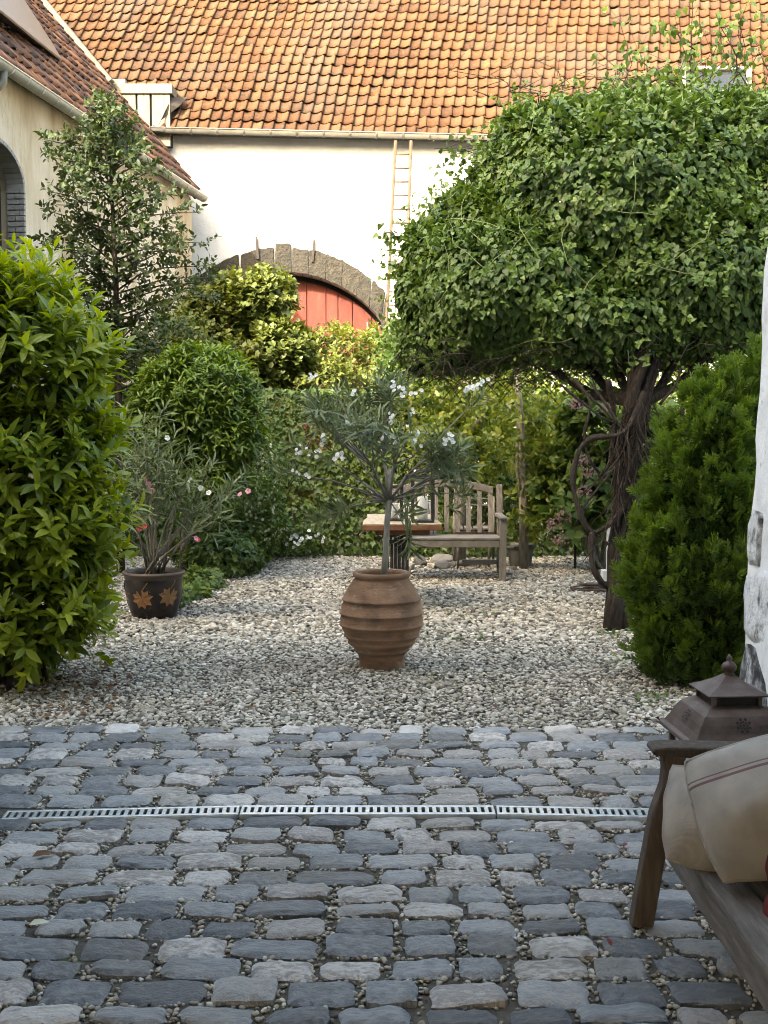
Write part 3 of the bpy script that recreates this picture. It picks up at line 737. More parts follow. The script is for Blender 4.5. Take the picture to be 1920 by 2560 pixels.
# tilted roof light
def on_wing(px, py, up=0.0): return onplane(px, py, F1 + wrn * (0.06 + up), wrn)
A0, B0, C0, D0 = on_wing(154, 152), on_wing(-70, 12), on_wing(-70, -200), on_wing(128, 108)
A1, B1, C1, D1 = on_wing(154, 150, 0.05), on_wing(-70, -30, 0.34), on_wing(-70, -200, 0.30), on_wing(128, 106, 0.06)
rl = MB(); rl.add([A0, B0, C0, D0, A1 - wrn * 0.03, B1 - wrn * 0.03, C1 - wrn * 0.03, D1 - wrn * 0.03], [(0, 1, 5, 4), (1, 2, 6, 5), (2, 3, 7, 6), (3, 0, 4, 7), (4, 5, 6, 7)]); rlo = rl.build('roof_light', 'dark_wood', wing)  # dark closed sides carry the shade under the lifted sash in their colour
MB().prism([A1 - wrn * 0.02, B1 - wrn * 0.02, C1 - wrn * 0.02, D1 - wrn * 0.02], wrn, 0.03).build('sash', 'roof_panel', rlo, 0.006)
# outlet of the gutter
ou = on_wing(0, 185) * 0 + (N1 - h * 0.06) - e * 0.05
MB().tube([ou + np.array([0, 0, -0.06]), ou + np.array([0, 0, -0.2]) - e * 0.02, ou + h * 0.05 + np.array([0, 0, -0.27]) - e * 0.06, ou + h * 0.14 + np.array([0, 0, -0.32]) - e * 0.12, wp(np.dot(ou - WP, e) - 0.15, HZ - 0.45, -0.06), wp(np.dot(ou - WP, e) - 0.15, 0.1, -0.06)], 0.05, 12).build('downpipe', 'zinc', wing)
# back slope and gable so that the wing is a whole house
rid = 6.0 * math.cos(R(50)); rz_ = HZ + 6.0 * math.sin(R(50))
g0, g1 = F1 + e * 0.05, N0
for gp in (g0, g1):
    MB().prism([gp + h * 0.2 + np.array([0, 0, -0.05]), gp + h * (2 * rid - 0.2) + np.array([0, 0, -0.05]), gp + h * rid + np.array([0, 0, rz_ - HZ - 0.3])], -e, 0.3).build('gable', 'cream_wash', wing)
mb = MB(); t0, t1 = N0 + RS * 6.0, F1 + e * 0.1 + RS * 6.0; dn = nrm(h * math.cos(R(50)) - np.array([0, 0, math.sin(R(50))]))
mb.prism([t0, t1, t1 + dn * 6, t0 + dn * 6], (0, 0, 1), 0.08).build('back_roof', 'dark_roof_tile', wing)
MB().prism([wp(0.25, 0, 2 * rid), wp(s_near, 0, 2 * rid), wp(s_near, HZ, 2 * rid), wp(0.25, HZ, 2 * rid)], h, 0.3).build('back_wall', 'cream_wash', wing)
MB().prism([wp(s_near + .01, 0, 0.02), wp(s_near + .01, 0, 2 * rid), wp(s_near + .01, HZ, 2 * rid), wp(s_near + .01, HZ, 0.02)], -e, 0.3).build('end_wall', 'cream_wash', wing)

# ================================================================= gatehouse: the passage the picture is taken from
gate = thing('gatehouse', 'whitewashed stone gatehouse jamb standing against the frame beside the lantern', 'gatehouse', (1.9, 6, 0))
YF, YB, ZC, YU = 6.12, -3.0, 4.9, 3.2
def jamb_wall():
    V, Fc = [], []; nz, ny = 40, 24
    for j in range(nz + 1):
        z = ZC * j / nz
        for i in range(ny + 1):
            y_ = YB + (YF - YB) * (i / ny) ** 0.5 if False else YF - (YF - YB) * ((ny - i) / ny) ** 2.2
            x = 1.845 + 0.034 * z + 0.022 * noise.noise(Vector((0.3, y_ * 2, z * 2.2))) + 0.012 * noise.noise(Vector((4.3, y_ * 5, z * 6)))
            if z > 2.25 and False: x += 0.0
            V.append((x, y_, z))
    for j in range(nz):
        for i in range(ny):
            a = j * (ny + 1) + i; Fc.append((a, a + ny + 1, a + ny + 2, a + 1))
    k = len(V)
    for j in range(nz + 1): V.append((3.0, YF + 0.01 * noise.noise(Vector((1, 2, j * 0.4))), ZC * j / nz))
    for j in range(nz): Fc.append((j * (ny + 1) + ny, (j + 1) * (ny + 1) + ny, k + j + 1, k + j))
    return MB().add(V, Fc, True)
jamb_wall().build('passage_wall', 'jamb_white', gate)
def quoin(z0, z1, mat, px, seed, ydep):
    r = np.random.default_rng(seed); V, Fc = [], []; n = 9
    me = bmesh.new(); bmesh.ops.create_cube(me, size=1.0); bmesh.ops.subdivide_edges(me, edges=me.edges[:], cuts=6, use_grid_fill=True)
    w_ = 0.5; o1 = Vector(r.random(3) * 20)
    for v in me.verts:
        c = v.co.copy(); rr = 1 - 0.035 * (abs(c.x * 2) ** 4 * abs(c.z * 2) ** 4 + abs(c.y * 2) ** 4 * abs(c.z * 2) ** 4)
        p = Vector((c.x * w_ * rr, c.y * ydep * rr, c.z * (z1 - z0) * rr))
        p += noise.noise_vector(p * 7 + o1) * 0.012 + noise.noise_vector(p * 22 + o1) * 0.007
        zz = (z0 + z1) / 2 + p.z
        v.co = Vector((1.845 + 0.034 * zz - px + w_ / 2 + p.x, YF + 0.012 - ydep / 2 + p.y, zz))
    m_ = bpy.data.meshes.new('quoin_stone'); me.to_mesh(m_); me.free(); m_.polygons.foreach_set('use_smooth', [True] * len(m_.polygons))
    return link('quoin_stone', m_, gate, mat)
quoin(-0.05, 0.44, 'jamb_weathered', 0.012, 1, 0.7)
quoin(0.445, 0.83, 'jamb_mixed', 0.016, 2, 0.7)
quoin(0.835, 1.12, 'jamb_stone', 0.016, 3, 0.2)
GX0, GX1 = -15, 9
MB().box(((1.99 + GX1) / 2 + 0.5, (YF + YB) / 2 - 0.01, ZC / 2), (GX1 - 1.99 - 1.0, YF - YB - 0.05, ZC)).build('side_wall', 'whitewash', gate)
MB().box(((-5.2 + GX0) / 2, (YU + YB) / 2, ZC / 2), (-5.2 - GX0, YU - YB, ZC)).build('left_wall', 'whitewash', gate)
MB().box(((GX0 + GX1) / 2, (YU + YB) / 2, ZC + 3.2), (GX1 - GX0, YU - YB - 0.02, 6.39)).build('upper_storey', 'whitewash', gate)
MB().prism([(GX0 - .3, YU + 0.25, 11.2), (GX0 - .3, 0.2, 13.4), (GX0 - .3, YB - 0.6, 11.2)], (1, 0, 0), GX1 - GX0 + .6).build('roof', 'dark_roof_tile', gate)
MB().box((-2.8, (YU + 5.9) / 2 + 0.005, 1.9), (1.15, 5.9 - YU, 3.8)).build('left_pier', 'jamb_white', gate, 0.03)
MB().box((-1.6, YB + 0.1, (2.6 + ZC) / 2), (7.4, 0.15, ZC - 2.6)).build('rear_top_blocker', 'whitewash', gate)  # unseen, added to keep high sun and sky out from behind
for xa_, xb2 in ((-5.3, -2.1), (-1.2, 2.1)): MB().box(((xa_ + xb2) / 2, YB + 0.1, 1.3), (xb2 - xa_, 0.14, 2.598)).build('rear_light_blocker', 'dark_wood', gate)  # unseen panels added against light from behind; the gap lets some through
# ================================================================= ladder
pm('teak', [(0.11, 0.10, 0.088), (0.19, 0.175, 0.155), (0.26, 0.245, 0.222)], 8, 0.85, 0.5, 30, stretch=(1, 1, 1), rnd=0.25)
pm('teak_upright', [(0.11, 0.098, 0.084), (0.19, 0.172, 0.15), (0.26, 0.242, 0.215)], 10, 0.85, 0.6, 35, stretch=(5, 5, 0.5), rnd=0.25)
pm('old_oak', [(0.045, 0.034, 0.026), (0.085, 0.064, 0.048), (0.14, 0.11, 0.085)], 12, 0.8, 0.6, 40, stretch=(4, 4, 0.6), rnd=0.2)
pm('old_oak_long', [(0.09, 0.075, 0.062), (0.17, 0.15, 0.13), (0.27, 0.25, 0.22)], 10, 0.75, 0.7, 40, stretch=(6, 0.7, 6), rnd=0.2)
pm('slab_top', [(0.30, 0.24, 0.16), (0.42, 0.35, 0.25), (0.5, 0.44, 0.33)], 7, 0.7, 0.4, 30, stretch=(4, 0.8, 4))
pm('slab_edge', [(0.10, 0.045, 0.02), (0.17, 0.075, 0.035), (0.22, 0.11, 0.05)], 9, 0.7, 0.5, 30)
pm('black_iron', [(0.012, 0.012, 0.012), (0.025, 0.024, 0.023)], 20, 0.5, 0.3, 60, spec=0.5)
pm('lantern_metal', [(0.065, 0.046, 0.04), (0.11, 0.082, 0.072), (0.16, 0.125, 0.112)], 9, 0.5, 0.25, 60, metal=0.35, rvar=0.12)
pm('wax', [(0.75, 0.74, 0.70), (0.82, 0.81, 0.78)], 8, 0.5, 0.05, 40)
pm('terracotta', [(0.17, 0.105, 0.068), (0.26, 0.155, 0.095), (0.31, 0.19, 0.12), (0.36, 0.24, 0.165)], 5, 0.9, 0.45, 30, stretch=(1, 1, 2.5), spots=((0.40, 0.33, 0.26), 7, 0.58, 0.12), drift=((0.10, 0.07, 0.05), 5.0, 0.52, 0.14, 0.6))
pm('glaze_dark', [(0.006, 0.005, 0.005), (0.014, 0.010, 0.009), (0.024, 0.017, 0.014)], 9, 0.3, 0.15, 40, spec=0.5, spots=((0.22, 0.2, 0.17), 16, 0.66, 0.03))
pm('glaze_rim', [(0.05, 0.035, 0.027), (0.10, 0.075, 0.06)], 9, 0.4, 0.2, 40)
pm('glaze_leaf', [(0.16, 0.08, 0.03), (0.25, 0.135, 0.06)], 12, 0.45, 0.2, 60)
pm('rock', [(0.11, 0.11, 0.108), (0.18, 0.178, 0.172), (0.27, 0.265, 0.255)], 9, 0.9, 0.7, 30, rnd=0.55)
pm('pale_rock', [(0.22, 0.20, 0.165), (0.32, 0.30, 0.255), (0.40, 0.38, 0.33)], 9, 0.9, 0.5, 30, rnd=0.4)
pm('grey_pot', [(0.12, 0.12, 0.11), (0.2, 0.195, 0.18)], 6, 0.9, 0.4, 30)
pm('white_paint', [(0.68, 0.69, 0.70), (0.78, 0.79, 0.80)], 6, 0.6, 0.2, 30)
pm('potting_soil', [(0.03, 0.022, 0.016), (0.07, 0.05, 0.035)], 25, 0.95, 1.0, 80)
def fabric(name, base, stripes=None, weave=1000.0, stain=None):
    m, t, b = new_mat(name); tc = t.nodes.new('ShaderNodeTexCoord'); sx = t.nodes.new('ShaderNodeSeparateXYZ')
    t.links.new(tc.outputs['Object'], sx.inputs[0])
    n1 = nd(t, 'ShaderNodeTexNoise', Scale=14.0, Detail=6.0); t.links.new(tc.outputs['Object'], n1.inputs['Vector'])
    rp = ramp(t, [tuple(c * 0.82 for c in base), base, tuple(min(0.8, c * 1.12) for c in base)]); t.links.new(n1.outputs['Fac'], rp.inputs['Fac'])
    c_out = rp.outputs['Color']
    for (axis, pos, wd, colr) in (stripes or []):
        d = math_n(t, 'ABSOLUTE', math_n(t, 'SUBTRACT', sx.outputs[axis], pos)); f = math_n(t, 'LESS_THAN', d, wd)
        f = math_n(t, 'MULTIPLY', f, 0.85)
        mx = t.nodes.new('ShaderNodeMix'); mx.data_type = 'RGBA'; t.links.new(f, mx.inputs[0]); t.links.new(c_out, mx.inputs[6]); mx.inputs[7].default_value = (*colr, 1); c_out = mx.outputs[2]
    t.links.new(c_out, b.inputs['Base Color']); b.inputs['Roughness'].default_value = 0.95; b.inputs['Specular IOR Level'].default_value = 0.1
    b.inputs['Sheen Weight'].default_value = 0.15
    wv = nd(t, 'ShaderNodeTexWave', Scale=weave / 6.28, Distortion=1.5, Detail=2.0); wv.bands_direction = 'X'
    wv2 = nd(t, 'ShaderNodeTexWave', Scale=weave / 6.28, Distortion=1.5, Detail=2.0); wv2.bands_direction = 'Y'
    t.links.new(tc.outputs['Object'], wv.inputs['Vector']); t.links.new(tc.outputs['Object'], wv2.inputs['Vector'])
    n2 = nd(t, 'ShaderNodeTexNoise', Scale=22.0, Detail=3.0); t.links.new(tc.outputs['Object'], n2.inputs['Vector'])
    hh = math_n(t, 'ADD', math_n(t, 'ADD', wv.outputs['Fac'], wv2.outputs['Fac']), math_n(t, 'MULTIPLY', n2.outputs['Fac'], 3.0))
    bp = nd(t, 'ShaderNodeBump', Strength=0.8, Distance=0.004); t.links.new(hh, bp.inputs['Height']); t.links.new(bp.outputs[0], b.inputs['Normal'])
    return m
fabric('linen', (0.72, 0.675, 0.605), [(1, 0.085, 0.0035, (0.30, 0.13, 0.12)), (1, 0.098, 0.0018, (0.30, 0.13, 0.12))])
fabric('linen_plain', (0.66, 0.605, 0.525))
fabric('red_stripe', (0.24, 0.03, 0.035), [(0, -0.10, 0.012, (0.5, 0.45, 0.42)), (0, -0.06, 0.004, (0.5, 0.45, 0.42)), (0, 0.0, 0.012, (0.5, 0.45, 0.42)), (0, 0.04, 0.004, (0.5, 0.45, 0.42)), (0, 0.1, 0.012, (0.5, 0.45, 0.42))])
fabric('zebra', (0.62, 0.60, 0.56), [(0, x, 0.006, (0.04, 0.04, 0.04)) for x in (-0.16, -0.12, -0.08, -0.04, 0, 0.04, 0.08, 0.12, 0.16)])

yb, yt = 21.0, 21.42
lad = thing('ladder', 'weathered wooden ladder leaning up to the barn gutter', 'ladder', at(968, 1260, yb))
tl_, tr_ = at(989, 352, yt), at(1028, 352, yt)
dl = nrm(at(971, 692, yt - 0.25) - tl_); dr = nrm(at(1017, 640, yt - 0.22) - tr_)
bl_, br_ = tl_ + dl * (tl_[2] / -dl[2]), tr_ + dr * (tr_[2] / -dr[2])
for (a, b) in ((tl_, bl_), (tr_, br_)): MB().tube([a, (a + b) / 2 + np.array([0.01, 0, 0]), b], 0.03, 8).build('rail', 'ladder_wood', lad)
nr = 27
for q in range(1, nr):
    f_ = q / nr; a, b = tl_ + (bl_ - tl_) * f_, tr_ + (br_ - tr_) * f_
    MB().tube([a, b], 0.017, 7).build('rung', 'ladder_wood', lad)

# ================================================================= terracotta jar with its standard oleander
JC = gz(954, 1672); JC[2] = 0.008
jar = thing('terracotta_jar', 'large ribbed terracotta jar standing on the gravel, holding a white oleander', 'jar', JC)
s_ = 1 / 945.0
prof = [(0.0, 0.0), (0.138, 0.0), (0.142, 0.01), (0.140, 0.05), (0.148, 0.09), (0.160, 0.113)]
def rib(r, z, p=0.007): return [(r - 0.004, z - 0.012), (r + p, z - 0.003), (r + p, z + 0.005), (r - 0.001, z + 0.013)]
prof += rib(0.168, 0.121) + [(0.193, 0.155)] + rib(0.208, 0.175, 0.006) + [(0.226, 0.205)] + rib(0.234, 0.222, 0.006) + [(0.251, 0.27)] + rib(0.258, 0.295, 0.008) + [(0.262, 0.33)] + rib(0.258, 0.372, 0.008) + [(0.253, 0.42)] + rib(0.241, 0.462, 0.007) + [(0.226, 0.505), (0.203, 0.55), (0.178, 0.588), (0.168, 0.6), (0.167, 0.606), (0.178, 0.612), (0.182, 0.625), (0.179, 0.638), (0.166, 0.643), (0.150, 0.638), (0.145, 0.62), (0.147, 0.59), (0.18, 0.54)]
prof = [(r, z * 0.955) for r, z in prof]
MB().lathe(prof, JC, 72, 0.006).build('body', 'terracotta', jar)
MB().lathe([(0.19, 0.535), (0.1, 0.542), (0.02, 0.545), (0.0, 0.545)], JC, 24).build('soil', 'potting_soil', jar)

# ================================================================= glazed pot with leaf motif
PC = gz(386, 1543)
pot = thing('glazed_pot', 'dark brown glazed pot with maple leaf motif holding a pink oleander', 'pot', PC)
pr = [(0.0, 0.0), (0.165, 0.0), (0.175, 0.01), (0.19, 0.06), (0.212, 0.14), (0.226, 0.22), (0.231, 0.29), (0.228, 0.32)]
MB().lathe(pr, PC, 56).build('body', 'glaze_dark', pot)
MB().lathe([(0.228, 0.32), (0.236, 0.326), (0.234, 0.345), (0.246, 0.35), (0.252, 0.36), (0.248, 0.375), (0.228, 0.378), (0.214, 0.37), (0.208, 0.34), (0.206, 0.29)], PC, 56).build('rim', 'glaze_rim', pot)
MB().lathe([(0.215, 0.325), (0.1, 0.335), (0.0, 0.34)], PC, 24).build('soil', 'potting_soil', pot)
def prad(z):
    for (r0, z0), (r1, z1) in zip(pr[1:], pr[2:]):
        if z0 <= z <= z1: return r0 + (r1 - r0) * (z - z0) / (z1 - z0)
    return 0.228
def maple(az, zc, size, rot):
    tips = [(0, 0.62), (0.42, 0.5), (0.62, 0.05), (0.46, -0.3), (0.15, -0.42)]
    out = []
    pts = [(-x, y) for x, y in tips[::-1]] + [tips[0]] + tips[1:]
    full = []
    for i, p in enumerate(pts):
        full.append(p)
        if i < len(pts) - 1:
            q = pts[i + 1]; full.append(((p[0] + q[0]) * 0.36, (p[1] + q[1]) * 0.36 + 0.0))
    V = [(0, 0)] + full; Fc = [(0, i + 1, i + 2) for i in range(len(full) - 1)]
    V += [(-0.025, -0.05), (0.025, -0.05), (0.1, 0.9), (0.05, 0.92)]; k = len(V) - 4
    P3 = []
    for x, y_ in V:
        x, y_ = x * math.cos(rot) - y_ * math.sin(rot), x * math.sin(rot) + y_ * math.cos(rot)
        z = zc + y_ * size; a = az + x * size / 0.22; r = prad(max(0.02, min(0.31, z))) + 0.0025
        P3.append((PC[0] + r * math.cos(a), PC[1] + r * math.sin(a), z))
    mb = MB().add(P3, [(f[0], f[2], f[1]) for f in Fc]); return mb
for q, (az, zc) in enumerate(((-1.98, 0.185), (-0.95, 0.20), (0.2, 0.19), (-3.1, 0.19), (1.5, 0.19))):
    o = maple(az + 0.15, zc, 0.15, math.pi + 0.25 * (-1) ** q).build('leaf_motif', 'glaze_leaf', pot)
    sh = o.modifiers.new('s', 'SOLIDIFY'); sh.thickness = 0.004; sh.offset = 0
    pts = []
    for tt in np.linspace(0, 1, 6):
        z = zc + 0.05 + 0.07 * tt; a = az + 0.15 + 0.22 * tt; r = prad(z) + 0.003; pts.append((PC[0] + r * math.cos(a), PC[1] + r * math.sin(a), z))
    MB().tube(pts, 0.004, 5).build('leaf_stalk', 'glaze_leaf', pot)

# ================================================================= bench in the garden
bx1, bx0, byf, byb = 1.17, 0.10, 11.75, 12.27
bench = thing('garden_bench', 'weathered grey teak bench with slatted back behind the table', 'bench', (0.5, 12, 0))
leg = lambda x, y_, z, hh=0.065: MB().box((x, y_, z / 2), (hh, hh, z)).build('leg', 'teak_upright', bench, 0.006)
for x in (bx0, bx1 - 0.0): leg(x, byf, 0.61)
for x in (bx0 + 0.01, bx1 + 0.02):
    MB().prism([(x - 0.03, byb - 0.03, 0), (x - 0.03, byb + 0.03, 0), (x - 0.03, byb + 0.03, 0.42), (x - 0.03, byb + 0.14, 0.92), (x - 0.03, byb + 0.085, 0.93), (x - 0.03, byb - 0.03, 0.44)], (1, 0, 0), 0.06).build('leg', 'teak_upright', bench, 0.006)
    MB().bar((x, byf + 0.03, 0.12), (x, byb - 0.03, 0.12), 0.035, 0.05).build('stretcher', 'teak', bench, 0.004)
for x in (bx0, bx1):
    V = [(x - 0.035, byf - 0.06, 0.612), (x - 0.035, byf - 0.07, 0.635), (x - 0.035, byf - 0.04, 0.65), (x - 0.035, byf + 0.2, 0.645), (x - 0.035, byb + 0.05, 0.64), (x - 0.035, byb + 0.05, 0.605), (x - 0.035, byf + 0.2, 0.612)]
    MB().prism(V, (1, 0, 0), 0.07).build('armrest', 'teak', bench, 0.008)
MB().bar((bx0, byf, 0.375), (bx1 - 0.03, byf, 0.375), 0.03, 0.07).build('front_rail', 'teak', bench, 0.005)
MB().bar((bx0, byb - 0.05, 0.36), (bx1, byb - 0.05, 0.36), 0.03, 0.07).build('back_rail', 'teak', bench, 0.005)
MB().bar((0.80, byb, 0.135), (bx1, byb, 0.135), 0.03, 0.05).build('stretcher', 'teak', bench, 0.005)
for q in range(6):
    y_ = byf - 0.02 + q * 0.088; MB().box(((bx0 + bx1) / 2, y_ + 0.035, 0.425 - 0.003 * q), (bx1 - bx0 - 0.03, 0.074, 0.022)).build('seat_slat', 'teak', bench, 0.005)
xs = np.linspace(bx0 + 0.045, bx1 - 0.045, 13); pts = []
topz = lambda x: 0.885 + 0.105 * math.cos((x - (bx0 + bx1) / 2) / (bx1 - bx0) * math.pi) ** 0.8 * 0.9
V = [(x, 0, topz(x)) for x in xs] + [(x, 0, topz(x) - 0.075) for x in xs[::-1]]
MB().prism([(x, byb + 0.075, z) for x, _, z in V], (0, 1, 0), 0.035).build('top_rail', 'teak', bench, 0.006)
for q in range(9):
    x = bx0 + 0.095 + q * (bx1 - bx0 - 0.17) / 8.0
    a, b = (x, byb + 0.0, 0.44), (x, byb + 0.092, topz(x) - 0.07); MB().bar(a, b, 0.048, 0.016, (0, 1, 0)).build('back_slat', 'teak_upright', bench, 0.004)

def pillow_mesh(name, w_, h_, t_, n=22, seed=0, pinch=0.10):
    V, Fc = [], []; o1 = Vector((seed * 3.1, seed * 1.7, 0))
    for side in (1, -1):
        for j in range(n + 1):
            for i in range(n + 1):
                u, v = 2 * i / n - 1, 2 * j / n - 1
                q = max(0.0, (1 - abs(u) ** 2.4)) ** 0.72 * max(0.0, (1 - abs(v) ** 2.4)) ** 0.72
                k_ = 1 - pinch * (1 - abs(v)) ** 1.0 * abs(u) ** 2, 1 - pinch * (1 - abs(u)) * abs(v) ** 2
                x, y_ = u * w_ / 2 * k_[0] * (1 - 0.10 * v * v * u * u), v * h_ / 2 * k_[1] * (1 - 0.10 * u * u * v * v)
                x += 0.008 * noise.noise(Vector((u * 2, v * 2, 9)) + o1); y_ += 0.008 * noise.noise(Vector((u * 2, v * 2, 4)) + o1)
                z = side * (t_ / 2 * q + 0.003) + 0.03 * noise.noise(Vector((x * 7, y_ * 7, side)) + o1) * q + 0.010 * noise.noise(Vector((x * 15, y_ * 9, side)) + o1)
                V.append((x, y_, z))
    m = (n + 1) ** 2
    for j in range(n):
        for i in range(n):
            a = j * (n + 1) + i; Fc.append((a, a + 1, a + n + 2, a + n + 1)); Fc.append((m + a, m + a + n + 1, m + a + n + 2, m + a + 1))
    def e_(i, j): return j * (n + 1) + i
    for i in range(n):
        Fc += [(e_(i, 0), m + e_(i, 0), m + e_(i + 1, 0), e_(i + 1, 0)), (e_(i, n), e_(i + 1, n), m + e_(i + 1, n), m + e_(i, n)),
               (e_(0, i), e_(0, i + 1), m + e_(0, i + 1), m + e_(0, i)), (e_(n, i), m + e_(n, i), m + e_(n, i + 1), e_(n, i + 1))]
    me = bpy.data.meshes.new(name); me.from_pydata(V, [], Fc); me.update(); me.polygons.foreach_set('use_smooth', [True] * len(Fc)); return me
def cushion(label, me, M, mat, group):
    o = link('cushion', me, None, mat); o.matrix_world = M; tag(o, label, 'cushion', group); return o
def seam_on(o, w_, h_, mat, pinch=0.10, sd=1):
    pts = []
    for (u0, v0, u1, v1) in ((-1, -1, 1, -1), (1, -1, 1, 1), (1, 1, -1, 1), (-1, 1, -1, -1)):
        for tt in np.linspace(0, 1, 12, endpoint=False):
            u, v = u0 + (u1 - u0) * tt, v0 + (v1 - v0) * tt
            pts.append((u * w_ / 2 * (1 - pinch * (1 - abs(v)) * u * u) * (1 - 0.1 * u * u * v * v) + 0.008 * noise.noise(Vector((u * 2, v * 2, 9)) + Vector((sd * 3.1, sd * 1.7, 0))), v * h_ / 2 * (1 - pinch * (1 - abs(u)) * v * v) * (1 - 0.1 * u * u * v * v) + 0.008 * noise.noise(Vector((u * 2, v * 2, 4)) + Vector((sd * 3.1, sd * 1.7, 0))), 0))
    pts.append(pts[0]); s = MB().tube(pts, 0.0045, 6, False); link('seam', s.mesh('seam'), o, mat)
zc_ = Matrix.Translation((0.33, 12.05, 0.60)) @ Euler((R(72), 0, R(8))).to_matrix().to_4x4()
cushion('black and white striped cushion leaning on the teak garden bench', pillow_mesh('cushion', 0.42, 0.36, 0.14, 16, 7), zc_, 'zebra', 'cushions')

# ================================================================= table with lanterns
table = thing('slab_table', 'rustic wooden slab table on black iron legs behind the terracotta jar', 'table', (0.15, 10.1, 0))
tb = MB(); poly = []
rg = np.random.default_rng(4)
zt_ = 0.74
xa, xb_, ya, yb_ = -0.172, 0.468, 9.68, 10.75
out = [(xa, ya), (xa + 0.2, ya - 0.008), (xb_ - 0.2, ya + 0.004), (xb_, ya + 0.02), (xb_ - 0.01, ya + 0.3), (xb_ - 0.06, ya + 0.7), (xb_ - 0.05, yb_), (xa + 0.02, yb_), (xa + 0.03, ya + 0.7), (xa - 0.0, ya + 0.35)]
MB().prism([(x, y_, zt_ - 0.005) for x, y_ in out], (0, 0, 1), 0.008).build('top', 'slab_top', table)
MB().prism([(x + (0.004 if x > 0.15 else -0.004), y_ - 0.002 * (y_ < 10), zt_ - 0.052) for x, y_ in out], (0, 0, 1), 0.046).build('edge', 'slab_edge', table, 0.006)
MB().box((0.15, 10.2, zt_ - 0.075), (0.44, 0.9, 0.04)).build('under_frame', 'slab_edge', table, 0.004)
ir = MB()
for sx, yy in ((0.12, 9.98), (0.115, 10.55)):
    ir = MB()
    for q in range(6): ir.tube([(sx - 0.085 + q * 0.033, yy, 0.03), (sx - 0.085 + q * 0.033, yy, 0.60 - 0.02 * abs(q - 2.5))], 0.0085, 6)
    ir.box((sx, yy, 0.035), (0.22, 0.10, 0.03)).box((sx, yy, 0.57), (0.19, 0.03, 0.03))
    ir.tube([(sx + 0.03 * math.cos(a), yy, 0.62 + 0.04 * math.sin(a)) for a in np.linspace(0, 6.28, 13)], 0.014, 6)
    ir.tube([(sx - 0.09, yy, 0.58), (sx - 0.105, yy, 0.64), (sx - 0.09, yy, 0.665)], 0.016, 6).tube([(sx + 0.09, yy, 0.58), (sx + 0.105, yy, 0.64), (sx + 0.09, yy, 0.665)], 0.016, 6)
    ir.build('iron_leg', 'black_iron', table)
def candle_lantern(label, cx, cy, w_, h_, clabel, cw, chh):
    L = thing('candle_lantern', label, 'lantern', (cx, cy, zt_), 'candle lanterns on the table'); z0 = zt_ + 0.005
    hw_ = w_ / 2
    MB().box((cx, cy, z0 + 0.009), (w_, w_, 0.016)).build('base', 'black_iron', L, 0.002)
    for a, b in ((-1, -1), (1, -1), (1, 1), (-1, 1)):
        MB().box((cx + a * (hw_ - 0.010), cy + b * (hw_ - 0.010), z0 + h_ / 2 + 0.008), (0.026, 0.02, h_ - 0.018)).build('post', 'black_iron', L, 0.002)
    fr_ = MB()
    for a, b in ((0, -1), (0, 1)): fr_.box((cx, cy + b * (hw_ - 0.01), z0 + h_ - 0.008), (w_, 0.02, 0.02))
    for a in (-1, 1): fr_.box((cx + a * (hw_ - 0.01), cy, z0 + h_ - 0.0085), (0.02, w_ - 0.042, 0.02))
    fr_.build('top_frame', 'black_iron', L)
    for a, b in ((0, -1), (0, 1), (1, 0), (-1, 0)):
        p = Vector((cx + a * (hw_ - 0.008), cy + b * (hw_ - 0.008), z0 + h_ / 2 + 0.008))
        dx, dy, dz = ((w_ / 2 - 0.021) if b else 0.0), ((w_ / 2 - 0.021) if a else 0.0), h_ / 2 - 0.02; MB().add([p + Vector((-dx, -dy, -dz)), p + Vector((dx, dy, -dz)), p + Vector((dx, dy, dz)), p + Vector((-dx, -dy, dz))], [(0, 1, 2, 3)]).build('pane', 'glass', L)
    cd = thing('candle', clabel, 'candle', (cx, cy, z0 + 0.017), 'pillar candles')
    MB().lathe([(0, 0.0), (cw - 0.003, 0.0), (cw, 0.004), (cw, chh - 0.004), (cw - 0.004, chh), (cw * 0.4, chh - 0.006), (0, chh - 0.007)], (cx, cy, z0 + 0.018), 28).build('wax', 'wax', cd)
    MB().tube([(cx, cy, z0 + chh), (cx + 0.002, cy, z0 + chh + 0.022)], 0.0015, 5).build('wick', 'black_iron', cd)
candle_lantern('tall black framed glass lantern on the slab table, the larger of two', 0.318, 9.86, 0.185, 0.37, 'thick white pillar candle inside the larger black lantern', 0.043, 0.19)
candle_lantern('small black framed glass lantern beside the oleander stem on the table', 0.085, 10.0, 0.145, 0.29, 'short white pillar candle inside the smaller black lantern', 0.031, 0.125)

# ================================================================= slatted chair, pot and stones behind the bench
ch_ = thing('slatted_chair', 'small slatted wooden garden chair half hidden behind the bench', 'chair', (0.98, 12.9, 0))
for q in range(4): MB().bar((0.80 + 0.1 * q, 12.72, 0.435), (0.815 + 0.1 * q, 13.1, 0.43), 0.085, 0.02).build('seat_slat', 'teak', ch_, 0.004)
for z in (0.66, 0.73): MB().tube([(0.77, 13.1, z), (0.95, 13.16, z + 0.005), (1.2, 13.1, z)], 0.012, 7).build('back_rail', 'teak', ch_)
for x, y_ in ((0.79, 12.74), (1.12, 12.74)): MB().tube([(x, y_, 0), (x, y_, 0.425)], 0.014, 7).build('leg', 'teak', ch_)
for x, y_ in ((0.77, 13.1), (1.2, 13.1)): MB().tube([(x, y_, 0), (x, y_, 0.76)], 0.014, 7).build('leg', 'teak', ch_)
MB().box((0.96, 12.9, 0.385), (0.42, 0.36, 0.05)).build('seat_frame', 'old_oak', ch_, 0.005)
gp = at(1301, 1392, 12.9); gp[2] = 0
gpt = thing('stone_pot', 'empty grey stone pot standing behind the bench end', 'pot', gp)
